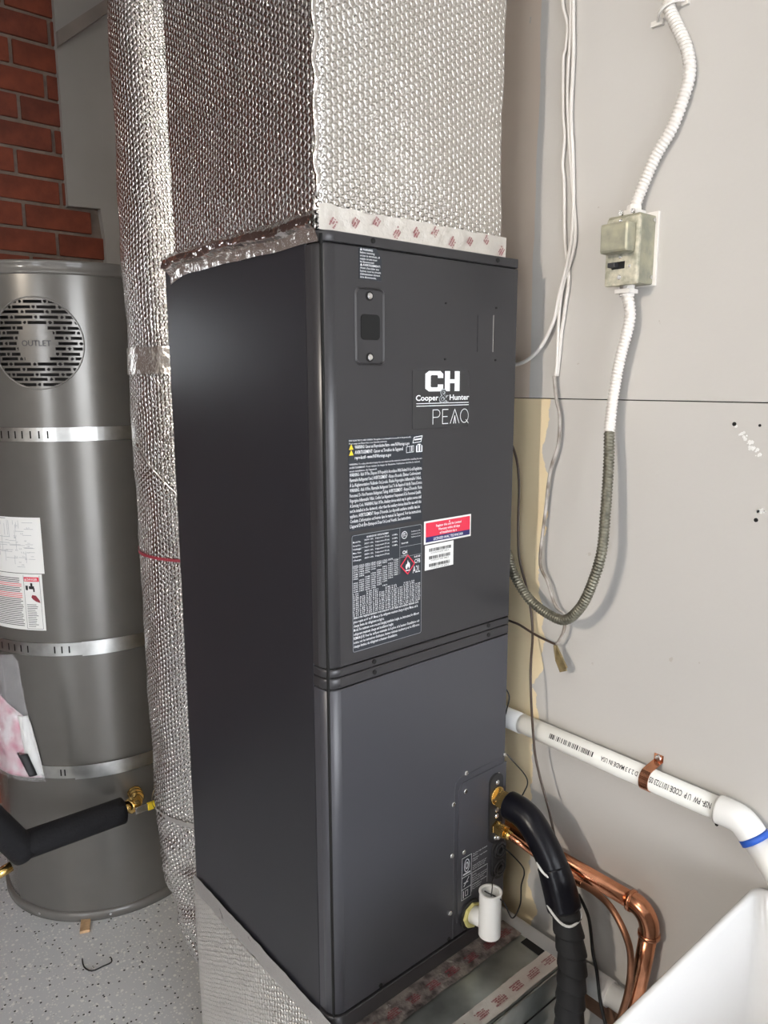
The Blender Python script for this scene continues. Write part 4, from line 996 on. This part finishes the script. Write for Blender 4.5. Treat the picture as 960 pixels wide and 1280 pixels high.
o = tube('wall_cable', [((0.4575 if i < 6 else 0.450), y, z) for i, (y, z) in enumerate(cC[9:])] + [(0.445, -0.0690, 0.5363), (0.445, -0.0569, 0.5120)], 0.0028, 'cable_g', None, 8, curve=8)
tag(o, 'thin grey-brown cable hanging below the wall joint down to the brown tag', 'cable')
o = tube('wall_cable', [(0.445, -0.0565, 0.5110), (0.445, -0.0259, 0.5145), (0.447, 0.0009, 0.5185), (0.45, 0.030, 0.524), (0.45, 0.053, 0.5257), (0.45, 0.10, 0.53)], 0.0022, 'cable_b', None, 8, curve=6)
tag(o, 'dark cable stub running from the brown tag behind the cabinet', 'cable')
tg = MB(); tg.add([(0.442, -0.0545, 0.5110), (0.444, -0.0590, 0.5110), (0.440, -0.0735, 0.4960), (0.440, -0.0850, 0.4795), (0.442, -0.0805, 0.4760), (0.444, -0.0815, 0.4720), (0.444, -0.0690, 0.4660), (0.442, -0.0600, 0.4850)], [(0, 1, 2, 3, 4, 5, 6, 7)])
tgo = tg.obj('hanging_tag', 'brown'); md = tgo.modifiers.new('s', 'SOLIDIFY'); md.thickness = .0035; tag(tgo, 'folded brown tape tag hanging at the knot of the thin cables', 'tag')
wD = [(0.10, 0.90), (0.0571, 0.8431), (0.0423, 0.7874), (0.041, 0.7009), (0.0352, 0.6431), (0.0128, 0.581), (0.0012, 0.5167), (-0.0042, 0.4273), (-0.0163, 0.3077), (-0.0300, 0.255), (-0.0534, 0.1976), (-0.0679, 0.1522), (-0.085, 0.10)]
cable('thermostat_wire', [((0.452 if i < 7 else 0.418), y - (0 if i < 7 else 0.020), z + (0 if i < 7 else .022)) for i, (y, z) in enumerate(wD)], 0.0022, 'cable_b', 'long thin brown wire falling from behind the cabinet past the white pipe', 'wire')

# ================================================================== PIPES
pv = empty('pvc_pipe', (0.44, -0.2, 0.342), 'white plastic pipe with printed text strapped across the right wall', 'pipe')
PR = 0.0175
tube('pipe_run', [(0.4435, 0.20, 0.341), (0.4435, -0.3620, 0.342)], PR, 'pvc', pv, 24)
tube('grey_end', [(0.4435, 0.012, 0.3405), (0.4435, 0.10, 0.3405)], PR + .0012, 'pvc_grey', pv, 24)
tube('elbow', [(0.4435, -0.3550, 0.342), (0.4435, -0.3780, 0.342), (0.4435, -0.3925, 0.3370), (0.4435, -0.4080, 0.3220)], PR + .0035, 'pvc_fit', pv, 24, curve=6)
tube('pipe_drop', [(0.4435, -0.4000, 0.3300), (0.4435, -0.4400, 0.2850), (0.4300, -0.50, 0.215), (0.42, -0.55, 0.15)], PR, 'pvc', pv, 24)
tube('blue_primer_ring', [(0.4435, -0.4045, 0.3258), (0.4435, -0.4105, 0.3190)], PR + .0038, 'primer', pv, 24)
tube('pipe_joint_shadow', [(0.4435, -0.3545, 0.342), (0.4435, -0.3560, 0.342)], PR + .0030, 'gap', pv, 24)
def on_pipe(u, w_):   # u runs along -y seen upside down; w around
    a = math.radians(62) + w_ / PR
    return (0.4435 - (PR + .0006) * math.sin(a), u, 0.342 + (PR + .0006) * math.cos(a))
tx = MB()
def pipe_text(s, ya, yb, h, bold=.01):
    v, f = text_geo(s, bold, 2); a = min(p[0] for p in v); b = max(p[0] for p in v)
    tx.add([on_pipe(ya + (yb - ya) * (p[0] - a) / (b - a), -p[1] / .69 * h * -1 - h * .5) for p in v], f)
pipe_text('NSF- PW  U P  CODE 10/17/23 05', -0.350, -0.252, 0.0085)
pipe_text('D 2 3 3 MADE IN USA', -0.232, -0.165, 0.0070)
y = -0.150
while y < -0.062:
    wv = random.choice((.0009, .0016, .0024)); tx.add([on_pipe(y, -.004), on_pipe(y + wv, -.004), on_pipe(y + wv, .004), on_pipe(y, .004)], [(0, 1, 2, 3)]); y += wv + random.choice((.0012, .002, .003))
tx.obj('pipe_print', 'black_ink', pv, kind='stuff')
ps = empty('pipe_strap', (WX, -0.2434, 0.342), 'copper strap clamping the white plastic pipe to the wall', 'pipe clamp')
cpt = []
for k in range(13):
    a = math.radians(-90 + 180 * k / 12); cpt.append((0.4435 - (PR + .0018) * math.cos(a), 0.342 + (PR + .0018) * math.sin(a)))
cpt = [(WX - .001, 0.3080), (WX - .0012, 0.3205), (0.452, 0.3225)] + cpt[2:-2] + [(0.452, 0.3615), (WX - .0012, 0.3635), (WX - .001, 0.3740)]
mb = MB(); n = len(cpt)
mb.add([(x, y, z) for y in (-0.2510, -0.2355) for x, z in cpt], [(i, i + 1, n + i + 1, n + i) for i in range(n - 1)])
so = mb.obj('strap_band', 'copper', ps); md = so.modifiers.new('s', 'SOLIDIFY'); md.thickness = .0012
for z in (0.3140, 0.3685): disc('screw', (WX - .001, -0.2434, z), (-1, 0, 0), .0052, .0035, 'zinc', ps, 12, .001)

cp_ = empty('copper_pipe', (0.44, -0.2, 0.11), 'thick copper pipe along the wall turning down at a soldered elbow', 'pipe')
CR = 0.0140
tube('pipe_run', [(0.442, 0.15, 0.118), (0.442, -0.2330, 0.118)], CR, 'copper', cp_, 20)
tube('elbow', [(0.442, -0.2250, 0.118), (0.442, -0.2400, 0.1165), (0.442, -0.2530, 0.108), (0.442, -0.2600, 0.094), (0.442, -0.2610, 0.078)], CR + .0022, 'copper', cp_, 20, curve=6)
for p, q in (((0.442, -0.2240, 0.118), (0.442, -0.2300, 0.118)), ((0.442, -0.2610, 0.080), (0.442, -0.2610, 0.074))): tube('solder_ring', [p, q], CR + .0038, 'copper', cp_, 20)
tube('pipe_drop', [(0.442, -0.2610, 0.086), (0.436, -0.2570, 0.020), (0.430, -0.2500, -0.045), (0.430, -0.2500, -0.45)], CR, 'copper', cp_, 20)

dp = empty('drain_pipe', (0.44, -0.05, -0.08), 'grey-white drain pipe running along the foot of the wall behind the black line', 'pipe')
tube('pipe_run', [(0.441, 0.30, -0.081), (0.441, -0.150, -0.078)], 0.0195, 'pvc_grey', dp, 20)
tube('pipe_socket', [(0.441, -0.145, -0.078), (0.441, -0.200, -0.077)], 0.0225, 'pvc_grey', dp, 20)
tube('pipe_run', [(0.441, -0.195, -0.077), (0.441, -0.42, -0.075)], 0.0195, 'pvc_fit', dp, 20)

# condensate trap on the cabinet front
ct = empty('condensate_tee', (0.297, -0.02, 0.035), 'white plastic condensate trap tee on the lower front of the cabinet', 'drain fitting')
disc('rubber_seal', (0.2985, -0.0025, 0.0340), (0, -1, 0), 0.0270, 0.004, 'rubber', ct, 24)
v, f = ring_geo((0.2985, -0.0060, 0.0340), (0, -1, 0), 0.0225, 0.0150, 0.006, 8); new_obj('yellow_nut', v, f, mat('yellowed_brass_nut', (0.68, 0.62, 0.25), .4), ct)
tube('stub', [(0.2985, -0.006, 0.0350), (0.2955, -0.050, 0.0480)], 0.0158, 'pvc_fit', ct, 24)
v, f = tube_geo([(0.2935, -0.052, 0.0270), (0.2935, -0.052, 0.1060)], 0.0190, 28, caps=False)
tb = MB(); tb.add(v, f); tb.add(*ring_geo((0.2935, -0.052, 0.1060), (0, 0, 1), 0.0200, 0.0150, 0.0015, 28)); v, f = tube_geo([(0.2935, -0.052, 0.04), (0.2935, -0.052, 0.1065)], 0.0150, 24, caps=False); tb.add(v, f)
tb.add(*disc_geo((0.2935, -0.052, 0.0270), (0, 0, -1), 0.0190, .003, 28, .002)); tb.add(*disc_geo((0.2935, -0.052, 0.060), (0, 0, 1), 0.0149, .001, 24))
tb.obj('tee_body', 'pvc_fit', ct, True)
tag(tube('sensor_wire', [(0.286, -0.046, 0.108), (0.286, -0.052, 0.1085), (0.300, -0.074, 0.098), (0.311, -0.086, 0.068), (0.345, -0.075, 0.070), (0.372, -0.055, 0.082), (0.392, -0.045, 0.090), (0.3975, -0.035, 0.098), (0.384, -0.020, 0.120), (0.374, -0.010, 0.132)], 0.0013, 'wire', None, 6, curve=8), 'thin black sensor wire looping from the round grommets into the white tee', 'wire')
tag(tube('sensor_wire', [(0.372, -0.012, 0.096), (0.350, -0.020, 0.100), (0.318, -0.035, 0.108), (0.300, -0.050, 0.110), (0.292, -0.055, 0.100)], 0.0010, 'wire', None, 6, curve=6), 'short black sensor wire from the lower grommet down to the tee mouth', 'wire')
tag(tube('loose_wire', [(0.383, 0.010, 0.315), (0.395, -0.010, 0.292), (0.418, -0.018, 0.262), (0.425, -0.02, 0.243), (0.412, -0.022, 0.230), (0.395, -0.025, 0.222), (0.385, -0.03, 0.215)], 0.0012, 'wire', None, 6, curve=6), 'thin black wire bowing out beside the cabinet above the brass port', 'wire')
tag(tube('loose_wire', [(0.392, 0.04, 0.440), (0.395, 0.020, 0.428), (0.400, 0.008, 0.410), (0.398, 0.010, 0.385), (0.400, 0.02, 0.365), (0.392, 0.05, 0.350)], 0.0013, 'wire', None, 6, curve=6), 'short dark wire curl at the cabinet edge above the white pipe', 'wire')

# refrigerant lines
sl = empty('suction_line', (0.357, -0.02, 0.24), 'thick black insulated refrigerant line bending down from the brass port', 'pipe')
disc('flare_flange', (0.3565, -0.010, 0.2385), (0, -1, 0), 0.0160, 0.008, 'brass', sl, 4, .001)
tube('flare_nut', [(0.3570, -0.016, 0.2375), (0.3570, -0.046, 0.2360)], 0.0168, 'brass', sl, 6, smooth=False)
SP = [(0.357, -0.036, 0.2340), (0.357, -0.060, 0.2335), (0.357, -0.085, 0.2230), (0.357, -0.1148, 0.1929), (0.357, -0.1360, 0.1610), (0.357, -0.1480, 0.1300)]
tube('insulation', SP, 0.0245, 'vinyl', sl, 24, curve=8)
tube('black_sleeve', [(0.357, -0.1300, 0.1690), (0.357, -0.1440, 0.1400), (0.357, -0.1560, 0.1060)], lambda s, a: .0258 + .0025 * min(1, s / .03) + .0015 * nz(s * 2, a, 0, 12), 'vinyl', sl, 28, curve=6)
for z, y, r_ in ((0.1690, -0.1300, .0262), (0.1060, -0.1560, .0290)):
    pts = [(0.357 + r_ * math.cos(t), y + r_ * .93 * math.sin(t), z + .42 * r_ * math.sin(t) + .003 * math.sin(t * 3 + z * 50) * (z < .12)) for t in [2 * PI * k / 32 for k in range(33)]]
    tube('white_sleeve_edge', pts, 0.0022, 'paper', sl, 6, caps=False)
WP = [(0.357, -0.1545, 0.1120), (0.357, -0.1640, 0.0800), (0.357, -0.1760, 0.0222), (0.355, -0.1780, -0.0404), (0.351, -0.1790, -0.1290), (0.350, -0.1790, -0.30), (0.350, -0.1790, -0.497)]
def spiral(s, a): return 0.0212 + 0.0040 * (((s / 0.030) + a / (2 * PI)) % 1.0)
tube('spiral_tape', WP, spiral, 'vinyl_dull', sl, 32, curve=10, step=.0015)
ll = empty('liquid_line', (0.357, -0.02, 0.178), 'thin copper tube from the small brass nut looping down past the copper elbow', 'pipe')
tube('flare_nut', [(0.3565, -0.010, 0.1790), (0.3565, -0.030, 0.1780)], 0.0115, 'brass', ll, 6, smooth=False)
tube('flare_nut_neck', [(0.3565, -0.030, 0.1780), (0.3570, -0.040, 0.1760)], 0.0080, 'brass', ll, 12)
tube('copper_tube', [(0.357, -0.035, 0.1770), (0.360, -0.0611, 0.1720), (0.380, -0.0850, 0.150), (0.400, -0.1000, 0.1280), (0.412, -0.1250, 0.1180), (0.415, -0.150, 0.117)], 0.0062, 'copper', ll, 12, curve=8)
tube('copper_tube', [(0.415, -0.145, 0.117), (0.412, -0.1782, 0.1192), (0.403, -0.2145, 0.1167), (0.395, -0.2477, 0.0906), (0.395, -0.2587, 0.0535), (0.395, -0.2566, -0.0077), (0.395, -0.2390, -0.0894), (0.395, -0.215, -0.16)], 0.0056, 'copper_dull', ll, 12, curve=8)
tag(tube('control_cable', [(0.420, -0.140, 0.090), (0.424, -0.160, 0.055), (0.420, -0.1740, 0.000), (0.418, -0.1850, -0.030), (0.416, -0.195, -0.075), (0.414, -0.21, -0.115), (0.41, -0.23, -0.15)], 0.0030, 'wire', None, 8, curve=8), 'black control cable hanging behind the black insulated line', 'cable')

# ================================================================== LAUNDRY TUB
tb_ = empty('laundry_tub', (0.16, -0.66, FZ), 'white plastic laundry tub with a rolled rim, near the camera at lower right', 'sink')
tx0, tx1, ty0, ty1, tz1, tz0 = -0.140, 0.462, -0.960, -0.4080, 0.2440, -0.120
def tub_ring(ins, z, r=0.05, n=8):
    p = []
    for cx_, cy_, a0 in ((tx1 - ins - r, ty1 - ins - r, 0), (tx0 + ins + r, ty1 - ins - r, 90), (tx0 + ins + r, ty0 + ins + r, 180), (tx1 - ins - r, ty0 + ins + r, 270)):
        for k in range(n + 1):
            a = math.radians(a0 + 90 * k / n); p.append((cx_ + r * math.cos(a), cy_ + r * math.sin(a), z))
    return p
prof = [(0.020, tz0, .05), (0.006, tz1 - .03, .03), (0.0, tz1 - .022, .024), (0.0, tz1 - .004, .024), (0.003, tz1, .022), (0.008, tz1 - .001, .020), (0.0105, tz1 - .006, .018), (0.013, tz1 - .030, .018), (0.017, tz1 - .040, .02), (0.034, tz0 + .03, .05), (0.055, tz0 + .006, .06)]
v = []; f = []; rn = None
for ins, z, r in prof:
    q = tub_ring(ins, z, r); rn = len(q); v += q
for i in range(len(prof) - 1):
    for k in range(rn):
        a = i * rn + k; b = i * rn + (k + 1) % rn; f.append((a, b, b + rn, a + rn))
f.append(tuple((len(prof) - 1) * rn + k for k in range(rn))); f.append(tuple(range(rn))[::-1])
bo = new_obj('basin', v, f, 'tub', tb_, True)
for x in (tx0 + .05, tx1 - .05):
    for y in (ty0 + .05, ty1 - .05): tube('leg', [(x, y, tz0 + .01), (x, y, FZ)], 0.016, 'strap', tb_, 12)

# ================================================================== LAMPS
kl = empty('work_lamp', (-4.05, -0.62, 2.2), 'small bright work lamp hung from the garage ceiling at the far left', 'lamp')
box('lamp_housing', (-4.20, -4.03, -0.78, -0.46, 2.06, 2.30), 'black', kl, .01)
tube('lamp_rod', [(-4.12, -0.62, 2.29), (-4.12, -0.62, CZ)], .01, 'black', kl, 8)
cl2 = empty('ceiling_lamp', (-1.5, -0.7, CZ), 'long strip lamp on the garage ceiling', 'lamp')
box('lamp_housing', (-2.15, -0.85, -0.85, -0.55, CZ - .06, CZ), 'white_trim', cl2)
